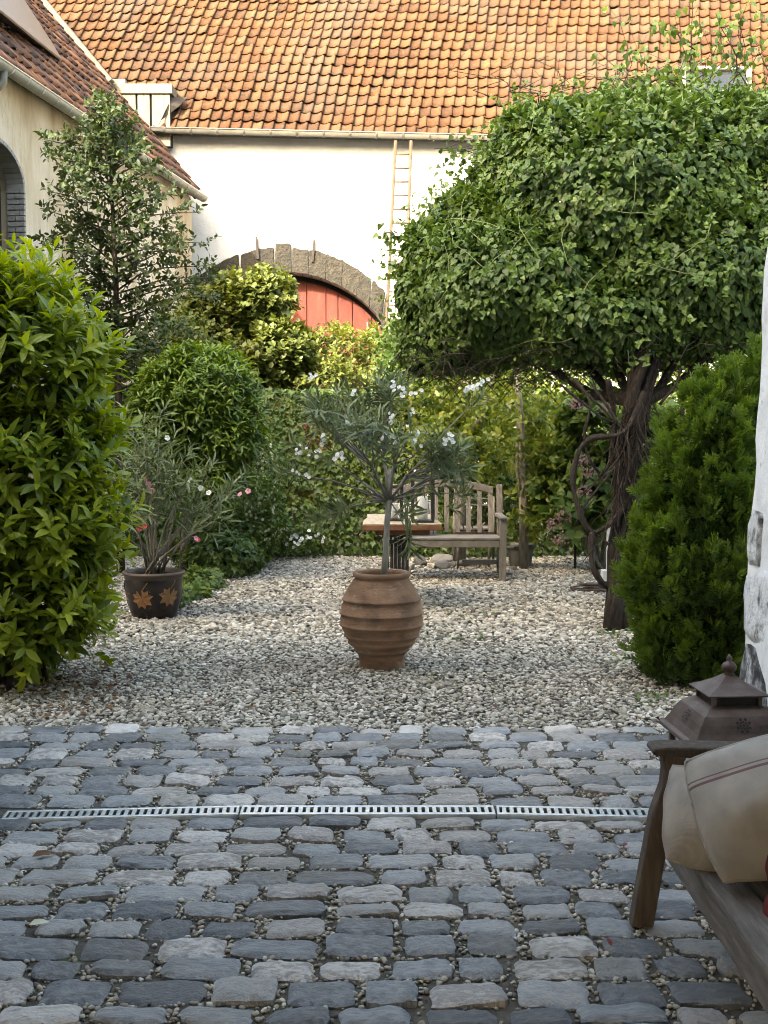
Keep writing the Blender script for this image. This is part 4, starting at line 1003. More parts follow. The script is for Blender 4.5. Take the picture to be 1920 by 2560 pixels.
MB().lathe([(0, 0), (0.10, 0), (0.115, 0.02), (0.14, 0.2), (0.145, 0.215), (0.165, 0.22), (0.165, 0.26), (0.148, 0.262), (0.135, 0.2), (0, 0.19)], gp, 28).build('body', 'grey_pot', gpt)
def rock(label, px, py, w_, h_, seed, mat, group='stones lying beside the bench'):
    p = gz(px, py + 0.25 * h_); r = np.random.default_rng(seed); sc_ = (w_, w_ * (0.6 + 0.3 * r.random()), h_)
    bm_ = bmesh.new(); bmesh.ops.create_icosphere(bm_, subdivisions=3, radius=0.5); o1 = Vector(r.random(3) * 30); pxm = FOC / proj(p)[2]
    planes = [(nrm(r.normal(size=3)), 0.30 + 0.12 * r.random()) for _ in range(9)]
    for v in bm_.verts:
        c = np.array(v.co)
        for (nn, dd) in planes:
            ex = np.dot(c, nn) - dd
            if ex > 0: c = c - nn * ex * 0.9
        c = Vector(c) + noise.noise_vector(Vector(c) * 4 + o1) * 0.03
        v.co = Vector((c.x * 1.05 * sc_[0] / pxm, c.y * 1.05 * sc_[1] / pxm, (c.z + 0.28) * 1.1 * sc_[2] / pxm)) + Vector(p)
    me = bpy.data.meshes.new('stone'); bm_.to_mesh(me); bm_.free(); me.polygons.foreach_set('use_smooth', [False] * len(me.polygons))
    o = link('stone', me, None, mat); tag(o, label, 'stone', group)
for q, (lb, px, py, w_, h_, mt) in enumerate((
    ('rounded pale grey boulder with flat top nearest the iron table leg', 1051, 1407, 36, 34, 'rock'), ('small pale stone tucked in front of the grey boulder by the table', 1027, 1420, 28, 24, 'pale_rock'),
    ('long dark grey stone at the back of the pile under the bench', 1105, 1400, 56, 30, 'rock'), ('broad dark grey stone at the front of the pile under the bench', 1103, 1416, 46, 26, 'rock'),
    ('smallest grey stone wedged between two larger ones under the bench', 1132, 1414, 20, 22, 'rock'), ('long slanting grey stone under the bench seat', 1160, 1412, 44, 24, 'rock'),
    ('yellowish stone at the right end of the pile under the bench', 1180, 1413, 26, 22, 'pale_rock'), ('pale stone resting against the bench front leg', 1238, 1421, 28, 24, 'pale_rock'),
    ('small bluish stone between bench leg and slim tree trunk', 1280, 1423, 22, 14, 'rock'), ('flat cream stone at the foot of the slim tree trunk', 1308, 1432, 32, 14, 'pale_rock'),
    ('low pale stone on gravel just right of the slim trunk', 1345, 1428, 30, 14, 'pale_rock'))):
    rock(lb, px, py, w_, h_, 40 + q, mt)
# bird table
bt = at(1436, 1150, 12.75); btt = thing('bird_table', 'dark wooden bird table with pale roof board behind the liana stems', 'bird table', (bt[0], bt[1], 0))
MB().box((bt[0], bt[1], bt[2]), (0.24, 0.24, 0.02)).build('roof_board', 'slab_top', btt, 0.003)
MB().box((bt[0] + 0.02, bt[1], bt[2] - 0.12), (0.15, 0.15, 0.2)).build('box', 'dark_wood', btt, 0.004)
MB().box((bt[0] + 0.02, bt[1], (bt[2] - 0.22) / 2), (0.025, 0.025, bt[2] - 0.22)).build('post', 'dark_wood', btt)
# white post and sticks by the big trunk
wp_ = gz(1522, 1455); wpo = thing('white_post', 'short white wooden post with foot beside the twisted trunk', 'post', wp_)
MB().box((wp_[0], wp_[1], 0.28), (0.05, 0.05, 0.56)).build('shaft', 'white_paint', wpo, 0.004)
MB().box((wp_[0], wp_[1], 0.06), (0.14, 0.14, 0.12)).build('foot', 'white_paint', wpo, 0.006)
rg = np.random.default_rng(17); sb = gz(1490, 1478)
stk = thing('stick_pile', 'little heap of dark sticks on gravel beside the twisted trunk', 'sticks', sb)
for q in range(26):
    c = np.array([sb[0] + rg.normal() * 0.09 + 0.04, sb[1] + rg.normal() * 0.07, 0.012 + 0.045 * rg.random() * (q / 12)]); a = rg.normal() * 0.6 + 0.2; L = 0.10 + 0.12 * rg.random(); d = np.array([math.cos(a), math.sin(a) * 0.6, rg.normal() * 0.12])
    MB().tube([c - d * L, c + rg.normal(size=3) * 0.008, c + d * L], [0.006 + 0.006 * rg.random()] * 3, 5).build('stick', 'old_oak', stk)

# ================================================================= bench in the passage with cushions
fb = thing('oak_bench', 'dark weathered oak bench with armrest in the foreground passage', 'bench', (1.0, 2.8, 0))
YE = 3.55
c3 = lambda x, y_, Y=YE: at(1500 + x / 2.305, 1600 + y_ / 2.305, Y)
lft = [(172, 1692), (235, 1290), (290, 1000), (312, 935), (350, 830), (360, 740), (352, 655)]; rgt = [(490, 655), (470, 760), (440, 900), (425, 1000), (365, 1270), (300, 1697)]
P_ = [c3(*p) for p in lft + rgt]; P_[0][2] = 0.03; P_[-1][2] = 0.03
for yy in (YE - 0.025, 1.72):
    MB().prism([(p[0], yy, p[2]) for p in P_], (0, 1, 0), 0.06).build('leg', 'old_oak', fb, 0.008)
    AT = [c3(280, 625), c3(300, 604), c3(360, 596), c3(640, 600)]; AB = [c3(300, 648), c3(365, 655), c3(640, 668)]
    A_ = [(p[0], yy - 0.02, p[2]) for p in AT] + [(1.36, yy - 0.02, AT[-1][2] - 0.01), (1.36, yy - 0.02, AT[-1][2] - 0.05)] + [(p[0], yy - 0.02, p[2]) for p in AB[::-1]]
    MB().prism(A_, (0, 1, 0), 0.095).build('armrest', 'old_oak', fb, 0.010)
    MB().box((1.33, yy + 0.03, 0.45), (0.06, 0.055, 0.9)).build('leg', 'old_oak', fb, 0.006)
    MB().box((1.05, yy + 0.03, 0.285), (0.5, 0.04, 0.06)).build('side_rail', 'old_oak', fb, 0.005)
sx0 = gz(1634, 2034, 0.355)[0]
L0, L1 = 1.7, 3.60
MB().box((sx0 + 0.035, (L0 + L1) / 2, 0.29), (0.03, L1 - L0 - 0.06, 0.095)).build('front_rail', 'old_oak_long', fb, 0.006)
wds = [0.115, 0.10, 0.10, 0.10]; xx = sx0
for q, wd in enumerate(wds):
    MB().box((xx + wd / 2, (L0 + L1) / 2, 0.3565 - 0.008 * (q > 0)), (wd - 0.012, L1 - L0 + (0.0 if q else 0.02), 0.028)).build('seat_slat', 'old_oak_long', fb, 0.006); xx += wd
for z in (0.55, 0.66, 0.77): MB().box((1.345, (L0 + L1) / 2, z), (0.025, L1 - L0 - 0.05, 0.075)).build('back_slat', 'old_oak_long', fb, 0.005)
MB().box((1.345, (L0 + L1) / 2, 0.88), (0.05, L1 - L0, 0.06)).build('top_rail', 'old_oak_long', fb, 0.008)
def basis(c, xv, yv):
    x = Vector(xv).normalized(); y_ = Vector(yv); y_ = (y_ - x * y_.dot(x)).normalized(); z = x.cross(y_)
    M = Matrix((x, y_, z)).transposed().to_4x4(); M.translation = Vector(c); return M
# big linen cushion leaning back, its near face to the camera
M1 = basis((1.023, 2.985, 0.598), (0.88, -0.2, 0.32), (-0.15, 0.46, 0.84))
c1 = cushion('large natural linen cushion with thin red stripes on the oak bench', pillow_mesh('cushion', 0.47, 0.35, 0.24, 30, 1, 0.02), M1, 'linen', 'cushions'); seam_on(c1, 0.47, 0.35, 'linen_plain', 0.02)
M2 = basis((0.945, 3.17, 0.475), (0.85, -0.1, -0.12), (0.33, 0.52, 0.74))
c2 = cushion('plain linen cushion tucked behind the large one on the oak bench', pillow_mesh('cushion', 0.38, 0.29, 0.20, 28, 2, 0.02), M2, 'linen_plain', 'cushions'); seam_on(c2, 0.38, 0.29, 'linen_plain', 0.02, 2)
M3 = basis((1.06, 2.76, 0.435), (0.8, -0.5, 0.1), (-0.2, 0.5, 0.8))
c3_ = cushion('red cushion with pale stripes at the frame edge on the bench', pillow_mesh('cushion', 0.34, 0.22, 0.13, 20, 3), M3, 'red_stripe', 'cushions')

# ================================================================= big metal lantern on the cobbles
LC = np.array([1.345, 4.62, 0.03])
ln = thing('metal_lantern', 'large brown metal lantern with pagoda roof and finial behind the armrest', 'lantern', LC)
ML = Matrix.Rotation(R(4), 4, 'Z')
def sq(prof, name, mat, bevel=0.0, closed=True, sub=1):
    V, Fc = [], []
    for (hw_, z) in prof:
        for a, b in ((-1, -1), (1, -1), (1, 1), (-1, 1)):
            V.append(Vector(LC) + ML @ Vector((a * hw_, b * hw_, z)))
    n_ = len(prof)
    for j in range(n_ - 1):
        for k in range(4): Fc.append((j * 4 + k, j * 4 + (k + 1) % 4, (j + 1) * 4 + (k + 1) % 4, (j + 1) * 4 + k))
    Fc += [(3, 2, 1, 0), tuple(range(4 * (n_ - 1), 4 * n_))]
    return MB().add(V, Fc).build(name, mat, ln, bevel)
zz = lambda py: float(at(1800, py, 4.52)[2]) - LC[2]
zh0, zh1, zn1, zr1 = zz(1852), zz(1766), zz(1742), zz(1704)
sq([(0.20, 0.0), (0.20, 0.03), (0.185, 0.035)], 'base', 'lantern_metal', 0.004)
for a, b in ((-1, -1), (1, -1), (1, 1), (-1, 1)):
    c = Vector(LC) + ML @ Vector((a * 0.168, b * 0.168, 0.03 + (zh0 - 0.03) / 2)); MB().box(c, (0.024, 0.024, zh0 - 0.03), ML.to_3x3()).build('post', 'lantern_metal', ln, 0.003)
    p0, p1 = Vector((a * 0.168, b * 0.168, 0)), Vector(((-b if a * b > 0 else a) * 0, 0, 0))
for k in range(4):
    Mr = ML.to_3x3() @ Matrix.Rotation(math.pi / 2 * k, 3, 'Z'); c = Vector(LC) + Mr @ Vector((0, -0.168, 0.03 + (zh0 - 0.03) / 2))
    MB().box(c, (0.31, 0.003, zh0 - 0.04), Mr).build('pane', 'glass', ln)
sq([(0.212, zh0 - 0.006), (0.212, zh0 + 0.008), (0.195, zh0 + 0.018), (0.178, zh0 + 0.045), (0.165, zh0 + 0.075), (0.145, zh0 + 0.105), (0.118, zh1 - 0.008), (0.10, zh1)], 'hood', 'lantern_metal', 0.004)
sq([(0.086, zh1 - 0.002), (0.086, zn1 + 0.004)], 'neck', 'dark_wood')
for a, b in ((-1, -1), (1, -1), (1, 1), (-1, 1)):
    MB().box(Vector(LC) + ML @ Vector((a * 0.09, b * 0.09, (zh1 + zn1) / 2)), (0.016, 0.016, zn1 - zh1 + 0.006), ML.to_3x3()).build('neck_post', 'lantern_metal', ln)
sq([(0.118, zn1), (0.12, zn1 + 0.006), (0.085, zn1 + 0.022), (0.05, zn1 + 0.042), (0.024, zr1 + 0.004), (0.018, zr1 + 0.008)], 'roof', 'lantern_metal', 0.002)
z0 = zr1 + 0.004
MB().lathe([(0.018, z0), (0.022, z0 + 0.004), (0.014, z0 + 0.01), (0.026, z0 + 0.022), (0.030, z0 + 0.034), (0.024, z0 + 0.046), (0.010, z0 + 0.055), (0.009, z0 + 0.06), (0.012, z0 + 0.066), (0.003, z0 + 0.082), (0, z0 + 0.083)], LC, 24).build('finial', 'lantern_metal', ln)
# rosettes of flat discs on the hood, the holes' dark in their colour
for k in (0, 3):
    Mr = ML.to_3x3() @ Matrix.Rotation(-math.pi / 2 * (1 if k == 3 else 0), 3, 'Z')
    nrm_ = Vector((0, -0.86, 0.5)).normalized(); ux = Vector((1, 0, 0)); uy = nrm_.cross(ux); uy = uy if uy.z > 0 else -uy
    c0_ = Vector((0, -0.1645, zh0 + 0.0745)) + nrm_ * 0.004
    for q in range(17):
        if q == 0: cc, rr = (0, 0), 0.005
        elif q < 9: a = 2 * math.pi * q / 8; cc, rr = (0.014 * math.cos(a), 0.014 * math.sin(a)), 0.0042
        else: a = 2 * math.pi * (q + 0.5) / 8; cc, rr = (0.025 * math.cos(a), 0.025 * math.sin(a)), 0.0058
        V = [Vector(LC) + Mr @ (c0_ + ux * (cc[0] + rr * math.cos(b)) + uy * (cc[1] + rr * math.sin(b))) for b in np.linspace(0, 2 * math.pi, 8, endpoint=False)]
        MB().add(V, [tuple(range(8))]).build('painted_piercing', 'dark_wood', ln)
# ================================================================= plants
pm('bark_grey', [(0.12, 0.11, 0.09), (0.22, 0.2, 0.17), (0.30, 0.28, 0.25)], 14, 0.9, 0.7, 50, stretch=(3, 3, 0.7))
pm('bark_pale', [(0.24, 0.23, 0.20), (0.34, 0.33, 0.29), (0.40, 0.39, 0.36)], 14, 0.9, 0.5, 60, stretch=(3, 3, 1))
pm('bark_brown', [(0.025, 0.018, 0.014), (0.05, 0.037, 0.028), (0.095, 0.075, 0.056)], 10, 0.95, 1.0, 40, stretch=(5, 5, 0.5), bdist=0.03)
pm('twig_dark', [(0.022, 0.016, 0.012), (0.05, 0.036, 0.026)], 20, 0.95, 0.5, 60)
pm('tendril', [(0.16, 0.2, 0.07), (0.24, 0.28, 0.11)], 20, 0.7, 0.1, 60)
def two(name, cols, **kw):
    leafmat(name, cols, **kw); leafmat(name + '_leaf', cols, obj_random=True, **kw)
two('laurel', [(0.055, 0.095, 0.014), (0.14, 0.205, 0.018), (0.26, 0.325, 0.028), (0.36, 0.41, 0.05)], rough=0.34, trans=0.38, spec=0.45)
two('vine', [(0.045, 0.082, 0.02), (0.075, 0.13, 0.028), (0.11, 0.178, 0.035), (0.17, 0.24, 0.045)], rough=0.42, trans=0.25)
two('oleander', [(0.09, 0.122, 0.054), (0.135, 0.17, 0.075), (0.19, 0.225, 0.105)], rough=0.45, trans=0.2, spec=0.3)
leafmat('privet', [(0.045, 0.08, 0.014), (0.075, 0.13, 0.018), (0.12, 0.19, 0.022), (0.18, 0.25, 0.03)], rough=0.4, trans=0.3)
leafmat('apple', [(0.026, 0.043, 0.012), (0.042, 0.066, 0.017), (0.065, 0.092, 0.021)], rough=0.55, trans=0.25)
leafmat('big_shrub', [(0.06, 0.08, 0.018), (0.10, 0.125, 0.024), (0.15, 0.165, 0.033)], rough=0.5, trans=0.3)
leafmat('bright_shrub', [(0.10, 0.125, 0.024), (0.15, 0.175, 0.034), (0.20, 0.215, 0.045)], rough=0.55, trans=0.35)
leafmat('ivy', [(0.04, 0.075, 0.02), (0.075, 0.125, 0.028), (0.115, 0.175, 0.034), (0.16, 0.2, 0.042)], rough=0.45, trans=0.25)
leafmat('thuja', [(0.035, 0.068, 0.016), (0.075, 0.13, 0.024), (0.125, 0.195, 0.03), (0.18, 0.26, 0.042)], rough=0.6, trans=0.3)
leafmat('garden', [(0.08, 0.12, 0.022), (0.125, 0.175, 0.03), (0.175, 0.22, 0.036), (0.22, 0.24, 0.045)], rough=0.5, trans=0.4)
leafmat('hydrangea', [(0.05, 0.095, 0.025), (0.085, 0.14, 0.03), (0.12, 0.175, 0.04)], rough=0.5, trans=0.35)
leafmat('petal_white', [(0.74, 0.74, 0.70), (0.82, 0.82, 0.79)], rough=0.6, trans=0.25)
leafmat('petal_cream', [(0.58, 0.58, 0.38), (0.72, 0.72, 0.56)], rough=0.6, trans=0.25)
leafmat('petal_pink', [(0.62, 0.22, 0.32), (0.70, 0.36, 0.44)], rough=0.6, trans=0.25)
leafmat('petal_red', [(0.45, 0.05, 0.08), (0.52, 0.09, 0.12)], rough=0.6, trans=0.25)
leafmat('hydrangea_flower', [(0.26, 0.13, 0.14), (0.3, 0.2, 0.19), (0.24, 0.2, 0.14)], rough=0.7, trans=0.25)
leafmat('dead_leaf', [(0.07, 0.03, 0.018), (0.13, 0.06, 0.03), (0.18, 0.11, 0.05)], rough=0.8, trans=0.1)
leafmat('red_leaf', [(0.16, 0.02, 0.025), (0.24, 0.04, 0.04)], rough=0.6, trans=0.1)
Z3 = np.array([0, 0, 1.0])
def flower_mesh(name, mat, size=0.024, n=5):
    V, Fc = [(0, 0, 0)], []
    for k in range(n):
        a = 2 * math.pi * k / n
        pts = [(0.3, -0.6), (0.85, -0.66), (1.0, 0.0), (0.9, 0.66), (0.3, 0.6)]
        b = len(V)
        for r_, s_ in pts:
            aa = a + s_ * 0.9; V.append((r_ * math.cos(aa) * size, r_ * math.sin(aa) * size, 0.18 * size * r_ + 0.1 * size * s_))
        Fc.append((0, b, b + 1, b + 2, b + 3, b + 4))
    me = bpy.data.meshes.new(name); me.from_pydata(V, [], Fc); me.update()
    a_ = me.attributes.new('v', 'FLOAT', 'POINT'); a_.data.foreach_set('value', [0.7] * len(V)); me.materials.append(MATS[mat]); return me
FW_, FP_, FR_ = flower_mesh('flower', 'petal_white'), flower_mesh('flower', 'petal_pink'), flower_mesh('flower', 'petal_red')
def put_flower(me, parent, p, rg, s_=1.0, inv=True):
    o = bpy.data.objects.new('flower', me); col.objects.link(o); o.parent = parent
    if parent.type == 'EMPTY': o.matrix_parent_inverse = Matrix.Translation(-parent.location)
    d = Vector(nrm(np.array([rg.normal() * 0.5, -0.9, 0.35 + rg.normal() * 0.4])))
    M = d.to_track_quat('Z', 'Y').to_matrix().to_4x4() @ Matrix.Rotation(rg.random() * 6, 4, 'Z') @ Matrix.Scale(s_, 4); M.translation = Vector(p); o.matrix_basis = M

# ---- standard oleander in the jar
rg = np.random.default_rng(71)
ol = thing('oleander_tree', 'standard oleander with bare stem and white flowers growing in the terracotta jar', 'oleander', (JC[0], JC[1], 0.55))
YO = float(JC[1])
b0 = np.array([JC[0] + 0.008, YO, 0.53]); fk = at(973, 1250, YO)
tp_ = [b0, b0 + (fk - b0) * 0.35 + np.array([0.004, 0, 0]), b0 + (fk - b0) * 0.7 + np.array([-0.003, 0, 0]), fk]
MB().tube(tp_, [0.023, 0.020, 0.018, 0.021], 12).build('trunk', 'bark_pale', ol)
br = MB(); tips = []
cc_ = at(968, 1085, YO)
for q in range(34):
    az = q * 2.4 + rg.random(); el = R(8 + 68 * ((q * 0.618) % 1.0)); rr = np.array([0.56, 0.50, 0.50])
    el = R(-25 + 105 * ((q * 0.618) % 1.0)); d = np.array([math.cos(az) * math.cos(el), math.sin(az) * math.cos(el), math.sin(el)])
    tip = at(950, 1125, YO) + d * np.array([0.54, 0.46, 0.43]) * (0.75 + 0.3 * rg.random())
    pk = [at(x_, y_, YO + dy_) for x_, y_, dy_ in ((905, 1205, 0.0), (930, 1165, -0.12), (960, 1140, 0.08), (985, 1160, -0.1), (1015, 1190, 0.0), (1040, 1215, 0.12), (900, 1225, 0.15), (975, 1170, 0.2))]
    kk = int(np.argmin([np.linalg.norm(tip - (p_ + (p_ - fk) * 0.8)) for p_ in pk])); mid = pk[kk]
    if q < 8: br.tube([fk - np.array([0, 0, 0.015]), fk + (pk[q] - fk) * 0.45 + np.array([0, 0, -0.012]), pk[q]], [0.013, 0.010, 0.0085], 7)
    m2 = (mid + tip) / 2 + rg.normal(size=3) * 0.02; br.tube([mid, m2, tip], [0.0065, 0.005, 0.003], 6)
    tips.append((m2, tip))
br.build('branch', 'bark_grey', ol)
B, Dd, Ls = [], [], []
for mid, tip in tips:
    for k in range(3):
        f_ = 0.25 + 0.75 * rg.random(); p = mid + (tip - mid) * f_; d = nrm(tip - mid) * 0.8 + rg.normal(size=3) * 0.5 + Z3 * 0.25
        B.append(p); Dd.append(d); Ls.append(0.12 + 0.08 * rg.random())
for (tx_, ty_, dy_) in ((808, 1300, -.1), (722, 1185, 0), (1150, 1235, -.1), (1120, 1205, .1), (1022, 1345, -.12), (742, 1115, .05), (1190, 1000, 0), (785, 1015, .05), (860, 1270, -.2), (1085, 1150, -.25)):
    tp2 = at(tx_, ty_, YO + dy_); m2 = fk + (tp2 - fk) * 0.55 + np.array([0, 0, 0.03]); br2 = MB().tube([fk, m2, tp2], [0.006, 0.005, 0.003], 6); br2.build('branch', 'bark_grey', ol)
    for f_ in (0.72, 0.95): B.append(m2 + (tp2 - m2) * f_); Dd.append(tp2 - m2 + rg.normal(size=3) * 0.05); Ls.append(0.07)
# low side shoots hanging round the fork
for q in range(5):
    az = q * 1.25; B.append(fk + np.array([math.cos(az) * 0.33, math.sin(az) * 0.3, -0.02 - 0.05 * rg.random()])); Dd.append((math.cos(az), math.sin(az), -0.3)); Ls.append(0.10)
B, Dd, Ls = np.array(B), np.array(Dd), np.array(Ls)
P, D, N, S, t_ = shoots(B, Dd, Ls, 13, rg, 62, 0.125, 0.2, 0.3)
cr_ol = scatter('crown', 'oleander', ol, P, D, N, S, LANCE, rg.random(len(P)), singles=150, single_mat='oleander_leaf')
fl_px = [(305, 100), (333, 97), (555, 193), (800, 165), (815, 175), (835, 210), (925, 190), (1230, 170), (1290, 140), (1320, 140), (1275, 150), (775, 325), (790, 360), (880, 310), (505, 365), (390, 460), (725, 460), (785, 458), (920, 430), (935, 485), (1105, 485), (1120, 475), (1145, 465), (215, 540), (235, 515), (325, 518), (312, 568), (445, 572), (470, 575), (490, 570), (225, 655), (270, 685)]
for (x, y_) in fl_px:
    px, py = 650 + x / 2.37, 900 + y_ / 2.37; ex = (px - 965) / 235; ez = (py - 1090) / 175
    dep = YO - 0.46 * math.sqrt(max(0.05, 1 - ex * ex * 0.8 - ez * ez * 0.8)); p = at(px, py, dep)
    for k in range(3): put_flower(FW_, ol, p + rg.normal(size=3) * 0.016, rg, 0.42 + 0.3 * rg.random())

# ---- pink oleander in the glazed pot
ob = thing('oleander_bush', 'loose oleander bush with pink flowers growing in the dark glazed pot', 'oleander', (PC[0], PC[1], 0.33))
st = MB(); B, Dd, Ls = [], [], []; YP = float(PC[1])
tg = [(300, 1120), (330, 1060), (365, 1085), (400, 1050), (430, 1130), (455, 1150), (480, 1190), (520, 1190), (560, 1230), (590, 1225), (320, 1200), (290, 1250), (350, 1230), (410, 1220), (440, 1250), (540, 1300), (300, 1330), (480, 1290), (380, 1160), (345, 1150)]
for q, (px, py) in enumerate(tg):
    tip = at(px, py, YP + rg.normal() * 0.16); bs = np.array([PC[0] + rg.normal() * 0.05, PC[1] + rg.normal() * 0.05, 0.33])
    mid = bs + (tip - bs) * 0.5 + np.array([0, 0, 0.08]) + rg.normal(size=3) * 0.02
    st.tube([bs, (bs + mid) / 2 + np.array([0, 0, 0.03]), mid, tip], [0.009, 0.008, 0.006, 0.003], 6)
    for k in range(7):
        f_ = 0.05 + 0.95 * k / 6; p = mid + (tip - mid) * f_; B.append(p); Dd.append(nrm(tip - mid) + rg.normal(size=3) * 0.45 + Z3 * 0.2); Ls.append(0.10 + 0.08 * rg.random())
st.build('stems', 'bark_grey', ob)
P, D, N, S, t_ = shoots(np.array(B), np.array(Dd), np.array(Ls), 9, rg, 55, 0.135, 0.2, 0.3)
scatter('crown', 'oleander', ob, P, D, N, S, LANCE, rg.random(len(P)))
for (px, py, fm) in ((378, 1225, FP_), (380, 1228, FP_), (371, 1210, FP_), (348, 1322, FR_), (362, 1316, FR_), (490, 1346, FP_), (493, 1350, FR_), (620, 1228, FP_), (600, 1236, FP_), (418, 1095, FW_), (474, 1200, FW_), (502, 1220, FW_), (522, 1232, FW_), (365, 1200, FP_)):
    put_flower(fm, ob, at(px, py, YP - 0.2), rg, 1.0)

# ---- laurel hedge at the left
rg = np.random.default_rng(81)
lh = thing('laurel_bush', 'tall cherry laurel bush with glossy bright green leaves against the picture edge', 'laurel', (-2.2, 7.1, 0))
def bl(px, py, Y, rx, ry=None, rz=None): return (at(px, py, Y), (rx, ry or rx, rz or rx))
bls = [bl(20, 900, 7.15, 0.50, 0.5, 0.48), bl(120, 940, 7.2, 0.36, 0.4, 0.36), bl(75, 1130, 7.15, 0.50, 0.52, 0.48), bl(95, 1330, 7.1, 0.46, 0.5, 0.42), bl(60, 1530, 7.05, 0.43, 0.46, 0.36), bl(-120, 1000, 7.3, 0.55), bl(-120, 1400, 7.2, 0.5, 0.5, 0.7), bl(0, 775, 7.2, 0.30, 0.3, 0.26)]
B, Nn = shell(bls, 1250, rg, 0.30, 3.0, 0.06, 0.25)
Bt, Nt = shell(bls[:2] + bls[-1:], 60, rg, 0.2, 3.0, 2.0, 0.0); B, Nn = np.concatenate([B, Bt + Nt * 0.05]), np.concatenate([Nn, Nt * 0.4 + Z3 * 0.5])
Dd = Nn * 0.75 + Z3 * 0.75 + rg.normal(size=B.shape) * 0.25
P, D, N, S, t_ = shoots(B - Nn * 0.06, Dd, 0.13 + 0.09 * rg.random(len(B)), 9, rg, 52, 0.12, 0.2, 0.4)
v = (0.25 * rg.random(len(P)) + 0.45 * np.repeat(rg.random(len(B)), 9) + 0.3 * t_).clip(0, 1)
cr = scatter('crown', 'laurel', lh, P, D, N, S, LAUREL, v, singles=300, single_mat='laurel_leaf')
B2, N2 = shell([(b[0], np.array(b[1]) * 0.8) for b in bls], 5200, rg, 0.1, 2.0, 0.04, 0.35)
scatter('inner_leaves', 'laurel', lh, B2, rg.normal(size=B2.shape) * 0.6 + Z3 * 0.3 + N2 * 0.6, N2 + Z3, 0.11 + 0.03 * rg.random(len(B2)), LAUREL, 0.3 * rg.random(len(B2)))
mb = MB()
for q in range(14):
    a = np.array([-2.25 + rg.normal() * 0.14, 7.1 + rg.normal() * 0.14, 0]); limbs(mb, a, [a + np.array([rg.normal() * 0.15 - 0.1, rg.normal() * 0.2, 0.9 + 0.8 * rg.random()])], 0.018, 0.006, rg, 0.06)
mb.build('stems', 'bark_brown', lh)

# ---- clipped round shrub
rg = np.random.default_rng(91)
rs = thing('round_shrub', 'clipped round evergreen shrub on a short trunk behind the glazed pot', 'shrub', gz(460, 1440))
YR = 11.6
bls = [bl(492, 1010, YR, 0.58, 0.55, 0.50), bl(440, 1080, YR, 0.46, 0.45, 0.45), bl(575, 1090, YR - 0.05, 0.30, 0.35, 0.42), bl(520, 1190, YR, 0.38, 0.36, 0.34)]
B, Nn = shell(bls, 1900, rg, 0.14, 3.0, 0.3, 0.14)
P, D, N, S, t_ = shoots(B - Nn * 0.05, Nn * 0.7 + Z3 * 0.8 + rg.normal(size=B.shape) * 0.25, 0.09 + 0.07 * rg.random(len(B)), 9, rg, 62, 0.09, 0.2, 0.4)
v = (0.3 * rg.random(len(P)) + 0.35 * np.repeat(rg.random(len(B)), 9) + 0.35 * t_).clip(0, 1)
scatter('crown', 'privet', rs, P, D, N, S, NARROW, v)
B2, N2 = shell([(b[0], np.array(b[1]) * 0.8) for b in bls], 3000, rg, 0.1, 2.0, 0.04, 0.3)
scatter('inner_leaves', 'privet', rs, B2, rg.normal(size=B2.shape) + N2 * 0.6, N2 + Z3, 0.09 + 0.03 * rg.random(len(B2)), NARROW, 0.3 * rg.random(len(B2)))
tb_ = gz(458, 1442); mb = MB(); mb.tube([tb_, tb_ + np.array([0.03, 0, 0.4]), at(480, 1100, YR)], [0.055, 0.05, 0.04], 10); limbs(mb, at(480, 1120, YR), [b[0] for b in bls], 0.035, 0.012, rg); mb.build('trunk', 'bark_grey', rs)

# ---- crab apple
rg = np.random.default_rng(101)
ap = thing('crab_apple_tree', 'slender small-leaved apple tree rising in front of the cream wall', 'tree', (-2.75, 12.4, 0)); YA = 12.4
tr = [np.array([at(300, 1300, YA)[0], YA, 0.0]), at(296, 1000, YA), at(290, 700, YA), at(278, 450, YA), at(262, 235, YA)]
tk = MB().tube(tr, [0.045, 0.037, 0.028, 0.017, 0.005], 9)
prof_ = [(250, -25, 30), (300, -50, 50), (350, -190, 90), (420, -180, 150), (500, -150, 200), (560, -200, 225), (620, -200, 260), (680, -170, 260), (760, -120, 240), (860, -80, 200), (930, -40, 200)]
def tx(py):
    ys = [1300, 1000, 700, 450, 235]; xs_ = [300, 296, 290, 278, 262]; return np.interp(py, ys[::-1], xs_[::-1])
B, Dd, Ls = [], [], []
for q in range(84):
    py = 250 + 700 * (q + rg.random()) / 84; lo, hi = np.interp(py, [p[0] for p in prof_], [p[1] for p in prof_]), np.interp(py, [p[0] for p in prof_], [p[2] for p in prof_])
    side = 1 if (q % 2) else -1; ext = (hi if side > 0 else lo) * (0.45 + 0.55 * rg.random())
    a = at(tx(py) , py + 45, YA); b = at(tx(py) + ext, py - 12 * rg.random(), YA + rg.normal() * 0.5); 
    pts = [a + (b - a) * f_ + Z3 * 0.08 * math.sin(f_ * 3.1) * np.linalg.norm(b - a) + rg.normal(size=3) * 0.015 for f_ in np.linspace(0, 1, 5)]
    tk.tube(pts, list(np.linspace(0.011, 0.003, 5)), 5)
    L = np.linalg.norm(b - a); k = int(3 + L * 7)
    for f_ in np.linspace(0.12, 1, k):
        p = a + (b - a) * f_ + Z3 * 0.08 * math.sin(f_ * 3.1) * L
        for kk in range(2):
            B.append(p); Dd.append(nrm(b - a) * 0.5 + rg.normal(size=3) * 0.6 + Z3 * 0.25); Ls.append(0.07 + 0.10 * rg.random())
for q in range(60): B.append(at(tx(250 + 11 * q) + rg.normal() * 9, 240 + 11 * q, YA - 0.05 + rg.normal() * 0.06)); Dd.append(rg.normal(size=3) * 0.7 + Z3 * 0.5); Ls.append(0.1)
tk.build('trunk', 'bark_brown', ap)
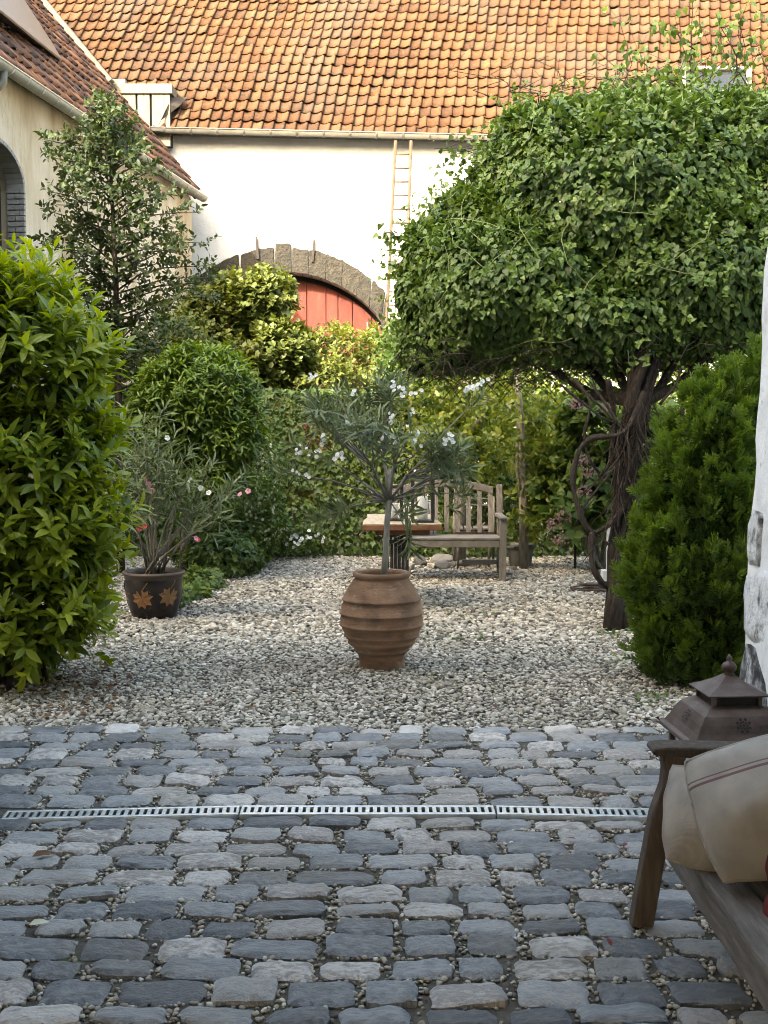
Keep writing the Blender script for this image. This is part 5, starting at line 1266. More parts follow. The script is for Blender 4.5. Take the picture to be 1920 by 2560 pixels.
P, D, N, S, t_ = shoots(np.array(B), np.array(Dd), np.array(Ls), 7, rg, 60, 0.066, 0.25, 0.5)
scatter('crown', 'apple', ap, P, D, N, S, OVATE, rg.random(len(P)))
# crab apples
k = rg.integers(len(B), size=160)
bp_ = np.array(B)[k] + rg.normal(size=(160, 3)) * 0.05
bm_ = MB()
for p in bp_:
    r_ = 0.010; bm_.add([p + np.array(u) * r_ for u in ((1, 0, 0), (-1, 0, 0), (0, 1, 0), (0, -1, 0), (0, 0, 1), (0, 0, -1))], [(0, 2, 4), (2, 1, 4), (1, 3, 4), (3, 0, 4), (2, 0, 5), (1, 2, 5), (3, 1, 5), (0, 3, 5)], True)
pm('crab', [(0.10, 0.09, 0.03), (0.14, 0.07, 0.03)], 8, 0.5, 0.1, 30); o = bm_.build('fruits', 'crab', ap); o['kind'] = 'stuff'

# ---- broad shrubs in front of the barn door
def shrub(name, label, bls, ns, nl, ls, tm, mat, seed, group=None, size=0.1, ang=60, upw=0.7, inner=0, zmin=0.1, cat='shrub', stem=True, base=None):
    rg = np.random.default_rng(seed); c = np.mean([b[0] for b in bls], 0); b0_ = base if base is not None else np.array([c[0], c[1], 0])
    o = thing(name, label, cat, b0_, group)
    B, Nn = shell(bls, ns, rg, 0.18, 2.0, zmin, 0.25)
    P, D, N, S, t_ = shoots(B - Nn * ls * 0.5, Nn * 0.7 + Z3 * upw + rg.normal(size=B.shape) * 0.3, ls * (0.7 + 0.6 * rg.random(len(B))), nl, rg, ang, size, 0.22, 0.4)
    v = (0.4 * rg.random(len(P)) + 0.3 * np.repeat(rg.random(len(B)), nl) + 0.3 * t_).clip(0, 1)
    scatter('crown', mat, o, P, D, N, S, tm, v)
    if inner:
        B2, N2 = shell([(b[0], np.array(b[1]) * 0.75) for b in bls], inner, rg, 0.1, 2.0, 0.04, 0.3)
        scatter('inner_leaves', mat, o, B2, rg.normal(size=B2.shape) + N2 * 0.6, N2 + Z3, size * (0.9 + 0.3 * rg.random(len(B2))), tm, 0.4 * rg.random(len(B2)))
    if stem:
        mb = MB()
        for b in bls: limbs(mb, b0_ + np.array([rg.normal() * 0.05, rg.normal() * 0.05, 0]), [b[0], b[0] + rg.normal(size=3) * np.array(b[1]) * 0.4], 0.03, 0.008, rg, 0.08)
        mb.build('stems', 'bark_grey', o)
    return o
shrub('broadleaf_shrub', 'big round-leaved shrub half in sun beside the red barn door', [bl(590, 800, 17.4, 0.75, 0.7, 0.55), bl(660, 760, 17.2, 0.45, 0.5, 0.42), bl(690, 905, 17.0, 0.58, 0.6, 0.5), bl(520, 850, 17.3, 0.55, 0.6, 0.6), bl(620, 930, 17.1, 0.9, 0.7, 0.5)], 1500, 9, 0.26, ROUND, 'big_shrub', 201, size=0.095, inner=2500, upw=1.1)
shrub('sunlit_shrub', 'yellow-green sunlit shrub spilling below the red barn door', [bl(700, 1120, 16.6, 0.9, 0.5, 0.7), bl(900, 1100, 16.8, 0.9, 0.5, 0.7), bl(830, 890, 17.6, 0.62, 0.6, 0.42), bl(920, 900, 17.8, 0.5, 0.6, 0.45), bl(770, 950, 17.2, 0.8, 0.6, 0.45), bl(950, 980, 17.4, 0.8, 0.6, 0.5), bl(1060, 930, 18.0, 0.7, 0.6, 0.5)], 1700, 9, 0.2, OVATE, 'bright_shrub', 202, size=0.085, inner=5000)
shrub('wall_shrub', 'dusky green shrub between apple tree and round-leaved shrub', [bl(455, 860, 16.2, 0.42, 0.5, 0.45), bl(390, 930, 15.8, 0.6, 0.6, 0.42), bl(500, 970, 15.6, 0.7, 0.6, 0.5), bl(330, 1000, 15.4, 0.7, 0.6, 0.55)], 700, 8, 0.22, OVATE, 'big_shrub', 203, size=0.085, inner=1500)

# ---- ivy-covered wire fence
rg = np.random.default_rng(111); YI = 14.1
fe = thing('wire_fence', 'wire mesh fence with pale top rail, overgrown with ivy, behind the gravel', 'fence', (0, YI, 0)); ftop = float(at(760, 985, YI)[2])
MB().tube([(-4.2, YI, ftop), (1.6, YI, ftop), (6.5, YI, ftop)], 0.017, 8).build('top_rail', 'zinc', fe)
for x in (-3.9, -2.0, -0.1, 1.8, 3.7, 5.6): MB().tube([(x, YI + 0.03, 0), (x, YI + 0.03, ftop)], 0.025, 8).build('post', 'zinc', fe)
wm = MB()
for k in range(-44, 72):
    for sg in (1, -1):
        x0 = k * 0.09; x1 = x0 + sg * ftop * 0.9; wm.add([(x0 - 0.0012, YI, 0), (x0 + 0.0012, YI, 0), (x1 + 0.0012, YI + 0.001, ftop), (x1 - 0.0012, YI + 0.001, ftop)], [(0, 1, 2, 3)])
o = wm.build('wire_mesh', 'iron', fe); o['kind'] = 'stuff'
n = 19000
x = rg.random(n) * 7.2 - 3.6; z = rg.random(n) ** 0.9 * (ftop + 0.06); y_ = YI - 0.05 - 0.22 * rg.random(n) * (1.15 - z / ftop)
dens = np.array([noise.fractal(Vector((a * 1.3, 3.0, b * 1.6)), 0.7, 2.0, 3) for a, b in zip(x, z)])
px_ = proj(np.stack([x, y_, z], 1)); hole = ((px_[:, 0] - 795) / 45) ** 2 + ((px_[:, 1] - 1070) / 62) ** 2 < 1
keep = (dens + 0.75 * (1 - z / ftop) + 0.35 * rg.random(n) > -0.12) & ~(hole & (rg.random(n) < 0.93))
P = np.stack([x, y_, z], 1)[keep]; n = len(P)
D = np.array([0, -0.35, -0.75]) + rg.normal(size=(n, 3)) * 0.4; N = np.array([0, -1, 0.45]) + rg.normal(size=(n, 3)) * 0.4
iv = tag(bpy.data.objects.new('ivy', None), 'glossy ivy climbing over the wire fence behind the gravel', 'ivy'); col.objects.link(iv); iv.location = (0, YI, 0)
scatter('foliage', 'ivy', iv, P, D, N, 0.075 * (0.75 + 0.55 * rg.random(n)), IVY, (0.75 * rg.random(n) + 0.25 * (P[:, 2] / ftop)).clip(0, 1), smooth=False)
sm_ = MB()
for q in range(26):
    x = rg.random() * 6.6 - 3.3; pts = [np.array([x + 0.12 * rg.normal() * k, YI - 0.03 - 0.03 * rg.random(), ftop * k / 5]) for k in range(6)]; sm_.tube(pts, [0.008] * 4 + [0.005, 0.003], 5)
sm_.build('stems', 'bark_brown', iv)
# ivy creeping along the gravel edge
rg = np.random.default_rng(112)
gi_ = tag(bpy.data.objects.new('ground_ivy', None), 'low ivy carpet creeping along the gravel edge beneath the round shrub', 'ivy'); col.objects.link(gi_); gi_.location = (-1.9, 12, 0)
pts = []
for (px, py, Y, rx, ry, rz, k) in ((590, 1330, 12.9, 0.42, 0.5, 0.36, 1500), (560, 1390, 12.2, 0.40, 0.5, 0.25, 1300), (500, 1450, 11.2, 0.22, 0.35, 0.10, 420), (640, 1290, 13.4, 0.35, 0.4, 0.5, 1100), (500, 1300, 12.6, 0.35, 0.4, 0.45, 900), (430, 1480, 10.1, 0.14, 0.25, 0.07, 160), (480, 1470, 10.6, 0.18, 0.25, 0.07, 240)):
    c = at(px, py, Y); c[2] = min(c[2], rz * 0.9); B, Nn = shell([(c, (rx, ry, rz))], k, rg, 0.2, 3, 0.02, 0.2); pts.append(np.concatenate([B, Nn], 1))
A = np.concatenate(pts); P, Nn = A[:, :3], A[:, 3:]
scatter('foliage', 'ivy', gi_, P, Nn * 0.4 + np.array([0, -0.2, -0.5]) + rg.normal(size=P.shape) * 0.45, Nn + Z3 * 0.6 + rg.normal(size=P.shape) * 0.3, 0.07 * (0.7 + 0.6 * rg.random(len(P))), IVY, rg.random(len(P)), smooth=False)
# cream flowering climber
rg = np.random.default_rng(113)
jm = thing('jasmine', 'climbing jasmine dotted with cream flowers beside the round shrub', 'jasmine', (-1.75, 12.7, 0)); bls = [bl(655, 1190, 12.7, 0.16, 0.2, 0.42), bl(640, 1300, 12.7, 0.22, 0.2, 0.3)]
B, Nn = shell(bls, 420, rg, 0.25, 3, 0.1, 0.3); P, D, N, S, t_ = shoots(B, Nn + Z3 * 0.3 + rg.normal(size=B.shape) * 0.4, 0.08 + 0.08 * rg.random(len(B)), 6, rg, 60, 0.05, 0.2, 0.4); scatter('crown', 'ivy', jm, P, D, N, S, OVATE, rg.random(len(P)))
B, Nn = shell(bls, 260, rg, 0.25, 3, 0.15, 0.0); fr_ = B[:, 1] < 12.75; B, Nn = B[fr_] + Nn[fr_] * 0.03, Nn[fr_]
fP = np.repeat(B, 5, 0); ang_ = np.tile(np.arange(5) * 1.2566, len(B)); ax = np.repeat(nrm(np.cross(Nn, Z3)), 5, 0); ay = np.cross(np.repeat(Nn, 5, 0), ax)
scatter('blossoms', 'petal_cream', jm, fP, ax * np.cos(ang_)[:, None] + ay * np.sin(ang_)[:, None], np.repeat(Nn, 5, 0), np.full(len(fP), 0.02), ROUND, rg.random(len(fP)))
for (a_, c_, lb) in ((0, 0, ''),):
    wh = MB()
wf = thing('white_rose', 'low white flowering plant at the foot of the ivy fence', 'flower', (-1.45, 13.5, 0))
B, Nn = shell([bl(735, 1345, 13.7, 0.3, 0.15, 0.14)], 160, rg, 0.2, 3, 0.05, 0.2); P, D, N, S, t_ = shoots(B, Nn + rg.normal(size=B.shape) * 0.4, 0.07 + 0.05 * rg.random(len(B)), 6, rg, 60, 0.05); scatter('crown', 'ivy', wf, P, D, N, S, OVATE, rg.random(len(P)))
for q in range(26): put_flower(FW_, wf, at(735 + rg.normal() * 34, 1345 + rg.normal() * 12, 13.45 + 0.1 * rg.random()), rg, 0.8 + 0.4 * rg.random())

# ---- slim trees behind the bench
def slim(name, label, trunk, rads, bls, seed, ns, mat='garden', tm=OVATE, size=0.085, cat='tree', nl=7):
    rg = np.random.default_rng(seed); o = thing(name, label, cat, (trunk[0][0], trunk[0][1], 0), 'slim trees behind the bench')
    tk = MB().tube(trunk, rads, 9); limbs(tk, trunk[-2], [b[0] for b in bls], rads[-1], 0.006, rg, 0.1); tk.build('trunk', 'bark_grey', o)
    B, Nn = shell(bls, ns, rg, 0.25, 2.5, 0.2, 0.5)
    P, D, N, S, t_ = shoots(B, Nn * 0.5 + rg.normal(size=B.shape) * 0.5 - Z3 * 0.15, 0.12 + 0.14 * rg.random(len(B)), nl, rg, 55, size, 0.25, 0.8)
    scatter('crown', mat, o, P, D, N - Z3 * 0.2, S, tm, rg.random(len(P))); return o
t1 = gz(1310, 1425); t2 = gz(1147, 1405)
slim('slim_tree', 'slim straight garden tree just right of the bench end', [t1, at(1308, 1250, t1[1]), at(1300, 1050, t1[1]), at(1290, 900, t1[1])], [0.055, 0.05, 0.042, 0.03], [bl(1310, 1060, t1[1], 0.30, 0.3, 0.34), bl(1355, 1200, t1[1] + 0.1, 0.20, 0.3, 0.22), bl(1265, 1010, t1[1] + 0.2, 0.3, 0.35, 0.28), bl(1320, 1290, t1[1], 0.17, 0.2, 0.13), bl(1390, 1060, t1[1] + 0.3, 0.26, 0.3, 0.3)], 301, 330)
slim('slim_tree', 'slim garden tree whose trunk rises behind the slats of the bench back', [t2, at(1149, 1250, t2[1]), at(1155, 1100, t2[1]), at(1215, 1020, t2[1]), at(1240, 900, t2[1])], [0.085, 0.07, 0.045, 0.035, 0.025], [bl(1120, 1080, t2[1] + 0.2, 0.34, 0.35, 0.4), bl(1200, 1130, t2[1] + 0.1, 0.26, 0.3, 0.3), bl(1070, 980, t2[1] + 0.5, 0.32, 0.35, 0.34), bl(1200, 960, t2[1] + 0.3, 0.3, 0.35, 0.3)], 302, 420)
slim('slim_tree', 'bushy pale green small tree left of the vine-covered crown', [np.array([0.25, 14.6, 0]), np.array([0.25, 14.6, 1.0]), at(1030, 1000, 14.6), at(1025, 880, 14.6)], [0.05, 0.045, 0.035, 0.02], [bl(1010, 870, 14.8, 0.26, 0.3, 0.4), bl(1030, 980, 14.6, 0.3, 0.3, 0.4), bl(1000, 1080, 14.6, 0.36, 0.3, 0.4)], 303, 330, mat='hydrangea', size=0.1)
shrub('hydrangea', 'broad-leaved hydrangea with faded pink heads behind the liana stems', [bl(1440, 1300, 12.4, 0.30, 0.35, 0.3), bl(1480, 1180, 12.6, 0.36, 0.35, 0.35), bl(1400, 1220, 12.8, 0.3, 0.3, 0.3), bl(1470, 1060, 12.8, 0.32, 0.3, 0.3), bl(1590, 1250, 12.6, 0.45, 0.4, 0.45), bl(1640, 1120, 12.9, 0.42, 0.4, 0.4)], 330, 7, 0.2, HEART, 'hydrangea', 305, size=0.14, inner=400)
rg = np.random.default_rng(306); hy = bpy.data.objects['hydrangea']
for (px, py) in ((1385, 1310), (1412, 1290), (1455, 1150), (1470, 1180), (1400, 1350), (1440, 1010), (1520, 1020), (1460, 1230)):
    c = at(px, py, 12.05); u = nrm(rg.normal(size=(60, 3))); scatter('flower_head', 'hydrangea_flower', hy, c + u * np.array([0.075, 0.075, 0.055]), rg.normal(size=(60, 3)), u, np.full(60, 0.03), ROUND, rg.random(60))
# more garden behind, up to the barn
shrub('garden_bush', 'sunny yellow-green bush seen under the vine crown behind the bench', [bl(1130, 1010, 16.0, 0.9, 0.6, 0.7), bl(1260, 1060, 16.2, 0.9, 0.6, 0.7), bl(1180, 1180, 15.6, 0.9, 0.5, 0.6)], 900, 7, 0.26, OVATE, 'garden', 311, size=0.095, inner=900)
shrub('garden_bush', 'sunny yellow-green bush seen behind the twisted trunk', [bl(1420, 1030, 15.8, 0.9, 0.6, 0.75), bl(1540, 1080, 16.0, 0.9, 0.6, 0.8), bl(1430, 1200, 15.4, 0.9, 0.5, 0.6)], 900, 7, 0.26, OVATE, 'garden', 312, size=0.095, inner=900)
shrub('garden_bush', 'pale bush glimpsed between the twisted trunk and the conifer', [bl(1700, 1020, 15.6, 0.9, 0.6, 0.8), bl(1820, 1080, 15.8, 0.9, 0.6, 0.9), bl(1700, 1200, 15.2, 1.0, 0.5, 0.8)], 800, 7, 0.26, OVATE, 'bright_shrub', 313, size=0.095, inner=900)

# ---- the tree hidden under its climber
rg = np.random.default_rng(121); YV = 10.3
vt = thing('vine_tree', 'broad mushroom-shaped tree entirely covered by a leafy climber', 'tree', gz(1535, 1570))
bls = [bl(1560, 560, YV + 0.3, 1.45, 1.3, 1.05), bl(1300, 720, YV - 0.1, 0.95, 0.9, 0.66), bl(1140, 800, YV, 0.46, 0.5, 0.46), bl(1390, 420, YV + 0.1, 0.62, 0.7, 0.55), bl(1320, 350, YV + 0.1, 0.30, 0.45, 0.27), bl(1750, 700, YV - 0.3, 1.0, 0.9, 0.66), bl(1800, 420, YV + 0.2, 0.95, 0.9, 0.60), bl(1560, 330, YV + 0.2, 0.7, 0.7, 0.30), bl(1500, 800, YV - 0.3, 0.85, 0.8, 0.44), bl(1080, 640, YV, 0.26, 0.4, 0.28), bl(1930, 600, YV, 0.9, 0.9, 0.9), bl(1060, 860, YV, 0.22, 0.3, 0.28), bl(1195, 570, YV, 0.42, 0.5, 0.34), bl(1060, 730, YV, 0.24, 0.35, 0.3), bl(1270, 450, YV + 0.05, 0.3, 0.4, 0.3)]
zb = float(at(1300, 965, YV)[2])
n = 46000
P, Nn = shell(bls, n, rg, 0.08, 2.6, zb - 0.12, 0.16)
low = P[:, 2] < zb + 0.1 + 0.1 * np.sin(P[:, 0] * 5) ; P, Nn = P[~(low & (Nn[:, 2] < -0.35))], Nn[~(low & (Nn[:, 2] < -0.35))]; n = len(P)
up = (Nn[:, 2] > 0.45)[:, None]
D = Nn * 0.55 + np.where(up, Z3 * 0.15, -Z3 * 0.75) + rg.normal(size=(n, 3)) * 0.38
N = Nn + Z3 * 0.55 + rg.normal(size=(n, 3)) * 0.28
clv = np.array([noise.noise(Vector(p) * 3.1) for p in P])
cr_v = scatter('crown', 'vine', vt, P, D, N, 0.054 * (0.6 + 0.9 * rg.random(n)), HEART, (0.5 * rg.random(n) + 0.25 + 0.35 * clv).clip(0, 1), singles=300, single_mat='vine_leaf')
B, Nn = shell(bls, 1300, rg, 0.08, 2.6, zb, 0.0)                   # young shoots standing off the crown
P, D, N, S, t_ = shoots(B, Nn * 0.6 + Z3 * 0.35 + rg.normal(size=B.shape) * 0.5, 0.16 + 0.22 * rg.random(len(B)), 8, rg, 65, 0.045, 0.25, 1.2)
scatter('young_leaves', 'vine', vt, P, D, N, S, HEART, (0.5 + 0.5 * rg.random(len(P))))
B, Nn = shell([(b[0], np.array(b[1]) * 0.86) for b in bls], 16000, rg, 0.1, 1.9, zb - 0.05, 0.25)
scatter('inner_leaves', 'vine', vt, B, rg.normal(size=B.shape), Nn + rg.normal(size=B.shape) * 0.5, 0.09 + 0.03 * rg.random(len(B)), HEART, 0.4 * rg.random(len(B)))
# dead twigs hanging under the crown
tw = MB()
for q in range(900):
    x = rg.random(); c = at(1010 + 900 * x, 900 + 50 * rg.random(), YV + rg.normal() * 0.55); c[2] = zb + 0.08 + 0.28 * rg.random() - 0.05 * math.sin(x * 7)
    a = rg.random() * 6.28; L = 0.12 + 0.22 * rg.random(); d = np.array([math.cos(a), math.sin(a), -0.3 + 0.25 * rg.normal()]) * L
    tw.tube([c, c + d * 0.5 + Z3 * 0.02, c + d - Z3 * 0.03], 0.0035, 3, False)
o = tw.build('dead_twigs', 'twig_dark', vt); o['kind'] = 'stuff'
# trunk: several stems twisted together
def path(pp, Y): return [at(a, b, Y + (c if len(p_) > 2 else 0)) for p_ in pp for a, b, c in [tuple(p_) + (0,) * (3 - len(p_))]]
base = gz(1535, 1572); YT = float(base[1]) + 0.02
cxs = np.array([(1538, 1572), (1543, 1470), (1550, 1380), (1560, 1290), (1570, 1200), (1582, 1110), (1594, 1020), (1606, 940), (1618, 880)])
for q in range(11):
    a_ = 2 * math.pi * q / 11 + rg.random() * 0.5; tw_ = 0.35 + 0.25 * rg.random(); rd_ = 0.5 + 0.6 * rg.random(); pts = []; rr0 = 0.024 + 0.018 * rg.random()
    for j, (x, y_) in enumerate(cxs):
        wv = 1.0 + 0.25 * math.sin(j * 1.3 + q); sp = (40 if j == 0 else 23 + 0.9 * j) * rd_ * wv
        pts.append(at(x + sp * math.cos(a_ + j * tw_), y_, YT + 0.055 * j + 0.09 * rd_ * math.sin(a_ + j * tw_)))
    pts[0][2] = -0.02
    MB().tube(pts, [rr0 * (1.15 - 0.02 * j + 0.1 * math.sin(j * 2.1 + q)) for j in range(len(pts))], 9).build('trunk_stem', 'bark_brown', vt)
MB().tube([at(x, y_, YT + 0.055 * j + 0.03) if j else np.array([*at(x, y_, YT + 0.03)[:2], -0.02]) for j, (x, y_) in enumerate(cxs)], [0.06, 0.05, 0.05, 0.052, 0.055, 0.058, 0.06, 0.06, 0.05], 9).build('trunk_stem', 'bark_brown', vt)
for tgt in ((1400, 900, 10.2), (1500, 880, 10.0), (1720, 900, 9.9), (1830, 880, 10.0), (1300, 930, 10.3), (1660, 860, 10.6)):
    a = at(1600, 1010, YT + 0.3); b = at(*tgt); MB().tube([a, (a * 0.6 + b * 0.4) + Z3 * -0.02, b + Z3 * 0.2], [0.05, 0.038, 0.02], 8).build('limb', 'bark_brown', vt)
for pp in ([(1610, 980), (1560, 1080, -.1), (1470, 1100, -.1), (1435, 1170, -.1), (1440, 1250, -.1), (1480, 1330, -.1), (1545, 1290, -.1), (1570, 1230)], [(1440, 950), (1475, 1010, -.1), (1460, 1090, -.1), (1480, 1160, -.1), (1530, 1210, 0)], [(1480, 1330, -.1), (1478, 1400, -.15), (1500, 1450, -.15), (1552, 1500, -.05)], [(1480, 960), (1570, 1110, -.1), (1520, 1190, -.1), (1450, 1290, -.1), (1510, 1350, -.1), (1550, 1390)], [(1400, 960), (1500, 1040, -.05), (1575, 1070)], [(1650, 1010), (1690, 960, .1), (1700, 920, .2)], [(1575, 1290), (1600, 1200, .1), (1690, 1080, .1), (1715, 960, .1)], [(1420, 940, .2), (1545, 1060, 0), (1580, 1120)], [(1520, 950), (1535, 1040, .1), (1528, 1150, .1), (1500, 1190, 0)]):
    P_ = path(pp, YT + 0.15); Q = []
    for i in range(len(P_) - 1):                     # Catmull-Rom
        p0, p1, p2, p3 = P_[max(i - 1, 0)], P_[i], P_[i + 1], P_[min(i + 2, len(P_) - 1)]
        for t0_ in np.linspace(0, 1, 5, endpoint=False): Q.append(0.5 * ((2 * p1) + (p2 - p0) * t0_ + (2 * p0 - 5 * p1 + 4 * p2 - p3) * t0_ ** 2 + (3 * p1 - p0 - 3 * p2 + p3) * t0_ ** 3))
    Q.append(P_[-1]); r_ = 0.024 if len(pp) in (8, 4) else 0.011
    MB().tube(Q, [r_ * (0.9 + 0.2 * math.sin(k * 0.9)) for k in range(len(Q))], 7).build('liana', 'bark_brown', vt)
tw = MB()
for q in range(130):
    y0 = 960 + 330 * rg.random(); x0 = 1600 - (y0 - 960) * 0.12 + rg.normal() * 28; a = at(x0, y0, YT + 0.12 + rg.normal() * 0.08); b = at(x0 + rg.normal() * 45, y0 + 60 + 90 * rg.random(), YT + 0.1 + rg.normal() * 0.12)
    tw.tube([a, (a + b) / 2 + rg.normal(size=3) * 0.02, b], 0.004, 4, False)
o = tw.build('fine_stems', 'twig_dark', vt); o['kind'] = 'stuff'
# tendrils lying over the crown and long shoots waving above it
for q in range(15):
    sx_, sy_ = 1060 + 800 * rg.random(), 330 + 520 * rg.random(); B, Nn = None, None
    pts = []; a = rg.random() * 6.28; x, y_ = sx_, sy_
    for k in range(10):
        a += rg.normal() * 0.28 + 0.06; x += 24 * math.cos(a); y_ += 20 * math.sin(a)
        dmin = 99
        ray = nrm(look(x, y_))
        for c, r in bls:
            oc = (CO - c) / np.array(r); dv = ray / np.array(r); A2 = dv @ dv; B2 = oc @ dv; C2 = oc @ oc - 1.06; dsc = B2 * B2 - A2 * C2
            if dsc > 0: dmin = min(dmin, (-B2 - math.sqrt(dsc)) / A2)
        if dmin < 50: pts.append(CO + ray * (dmin - 0.06))
    if len(pts) > 4 and max(np.linalg.norm(pts[i + 1] - pts[i]) for i in range(len(pts) - 1)) < 0.35: MB().tube(pts, list(np.linspace(0.004, 0.0018, len(pts))), 5).build('tendril', 'tendril', vt)
LB, LD, LS = [], [], []; ls_ = MB()
for q in range(34):
    x0 = 1250 + 650 * rg.random(); tall = 60 + (190 * rg.random() if x0 > 1560 else 70 * rg.random()); a = at(x0, 260 + 20 * rg.random(), YV + rg.normal() * 0.3); b = at(x0 + rg.normal() * 70, 250 - tall, YV + rg.normal() * 0.4)
    pts = [a + (b - a) * t_ + rg.normal(size=3) * 0.02 + np.array([0.12 * math.sin(t_ * 3) * rg.normal(), 0, 0]) for t_ in np.linspace(0, 1, 6)]; ls_.tube(pts, list(np.linspace(0.005, 0.002, 6)), 4)
    if x0 > 1540:
        for p in pts[1:]:
            for k in range(3): LB.append(p + rg.normal(size=3) * 0.04); LD.append(rg.normal(size=3) * 0.6 - Z3 * 0.5); LS.append(0.038 + 0.03 * rg.random())
for (x0, y0, x1, y1) in ((1735, 240, 1728, 0), (1700, 230, 1580, 130), (1740, 120, 1640, 60), (1850, 240, 1845, 60), (1880, 250, 1790, 30), (1735, 200, 1560, 200)):
    a, b = at(x0, y0, YV), at(x1, y1, YV); pts = [a + (b - a) * t_ + rg.normal(size=3) * 0.015 for t_ in np.linspace(0, 1, 7)]; ls_.tube(pts, list(np.linspace(0.007, 0.003, 7)), 5)
    for t_ in np.linspace(0.05, 1, 16):
        for k in range(2): LB.append(a + (b - a) * t_ + rg.normal(size=3) * 0.05); LD.append(rg.normal(size=3) * 0.5 - Z3 * 0.7); LS.append(0.04 + 0.035 * rg.random())
for q in range(22):                                   # sprays on the left rim against the wall
    a = at(1240 + rg.normal() * 20, 330 + 140 * rg.random(), YV); b = a + np.array([-0.25 - 0.35 * rg.random(), rg.normal() * 0.1, 0.05 * rg.normal() - 0.02]); 
    if q > 13: a = at(1010 + rg.normal() * 15, 560 + 150 * rg.random(), YV); b = a + np.array([-0.10 - 0.14 * rg.random(), 0, 0.08 * rg.normal()])
    ls_.tube([a, (a + b) / 2 + Z3 * 0.03, b], [0.004, 0.003, 0.002], 4)
    for t_ in np.linspace(0.1, 1, 6): LB.append(a + (b - a) * t_ + rg.normal(size=3) * 0.03); LD.append(rg.normal(size=3) * 0.5 - Z3 * 0.4); LS.append(0.038 + 0.03 * rg.random())
o = ls_.build('long_shoots', 'twig_dark', vt)
LB = np.array(LB); o['kind'] = 'stuff'; scatter('shoot_leaves', 'vine', vt, LB, np.array(LD), rg.normal(size=LB.shape) * 0.5 + np.array([0, -1, 0.5]), np.array(LS), HEART, rg.random(len(LB)))

# ---- conifer
rg = np.random.default_rng(131)
th = thing('thuja', 'bright green feathery conifer crowding the whitewashed jamb', 'conifer', (1.93, 7.25, 0))
YC = 7.2; axis = [(at(1745, 1695, YC), 0.30), (at(1745, 1600, YC), 0.345), (at(1746, 1480, YC), 0.362), (at(1748, 1380, YC), 0.352), (at(1755, 1290, YC), 0.315), (at(1770, 1200, YC), 0.265), (at(1785, 1110, YC), 0.22), (at(1805, 1030, YC), 0.155), (at(1818, 965, YC), 0.05)]
zz_ = np.array([a[0][2] for a in axis]); xx_ = np.array([a[0][0] for a in axis]); rr_ = np.array([a[1] for a in axis])
def conifer_pts(n, shrink):
    tt = rg.random(n * 2); z = zz_[0] - 0.02 + (zz_[-1] - zz_[0]) * tt; r = np.interp(z, zz_, rr_); ok = rg.random(n * 2) < (r + 0.05) / 0.5; z, r = z[ok][:n], r[ok][:n]; m = len(z)
    a = rg.random(m) * 6.28; nz_ = np.array([noise.fractal(Vector((math.cos(b) * 1.6, math.sin(b) * 1.6, c * 4.5)), 0.7, 2.0, 3) for b, c in zip(a, z)])
    rr = r * (1 + 0.34 * nz_) * (1 - shrink * rg.random(m) ** 1.3); nx = np.stack([np.cos(a), np.sin(a), np.full(m, 0.25)], 1)
    return np.stack([np.interp(z, zz_, xx_) + rr * np.cos(a), YC + rr * np.sin(a), z], 1), nx
Bq, Nq = conifer_pts(620, 0.06)
B2, N2 = shell([bl(1890, 1010, YC + 0.05, 0.12, 0.13, 0.22)], 60, rg, 0.15, 3, 0.1, 0.2); Bq, Nq = np.concatenate([Bq, B2]), np.concatenate([Nq, N2]); mq = len(Bq); kq = 24
ax = nrm(Nq * 0.55 + Z3 * 0.9 + rg.normal(size=(mq, 3)) * 0.22); Lq = 0.13 + 0.09 * rg.random(mq)
s1 = nrm(np.cross(ax, nrm(rg.normal(size=(mq, 3))))); s2 = np.cross(ax, s1)
tq = rg.random((mq, kq)) ** 0.8; azq = rg.random((mq, kq)) * 6.28; rq = (0.045 * (1 - tq) ** 0.7 + 0.006) * (0.5 + 0.5 * rg.random((mq, kq)))
radq = np.cos(azq)[..., None] * s1[:, None] + np.sin(azq)[..., None] * s2[:, None]
P = (Bq - Nq * np.array([0.05, 0.05, 0.02]))[:, None] + ax[:, None] * (Lq[:, None] * tq)[..., None] + radq * rq[..., None]
D = ax[:, None] + radq * (0.75 * (1 - 0.6 * tq))[..., None] + rg.normal(size=(mq, kq, 3)) * 0.12
N = radq * 0.5 + rg.normal(size=(mq, kq, 3)) * 0.5 + np.array([0, -0.3, 0.3])
vq = (0.25 * rg.random((mq, kq)) + 0.25 * rg.random((mq, 1)) + 0.5 * tq).clip(0, 1)
scatter('crown', 'thuja', th, P.reshape(-1, 3), D.reshape(-1, 3), N.reshape(-1, 3), (0.085 * (0.7 + 0.6 * rg.random((mq, kq)))).ravel(), SPRAY, vq.ravel(), smooth=False)
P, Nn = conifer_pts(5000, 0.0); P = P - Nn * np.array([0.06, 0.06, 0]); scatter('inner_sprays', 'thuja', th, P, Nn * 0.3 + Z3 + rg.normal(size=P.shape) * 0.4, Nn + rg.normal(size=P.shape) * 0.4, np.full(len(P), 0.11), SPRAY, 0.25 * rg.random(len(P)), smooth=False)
mb = MB()
for q in range(9):
    a = np.array([1.93 + rg.normal() * 0.05, YC + rg.normal() * 0.05, 0]); mb.tube([a, a + np.array([rg.normal() * 0.08, rg.normal() * 0.08, 0.5]), at(1745 + 8 * q, 1200 - 20 * q, YC)], [0.028, 0.02, 0.006], 6)
mb.build('trunk', 'bark_brown', th)

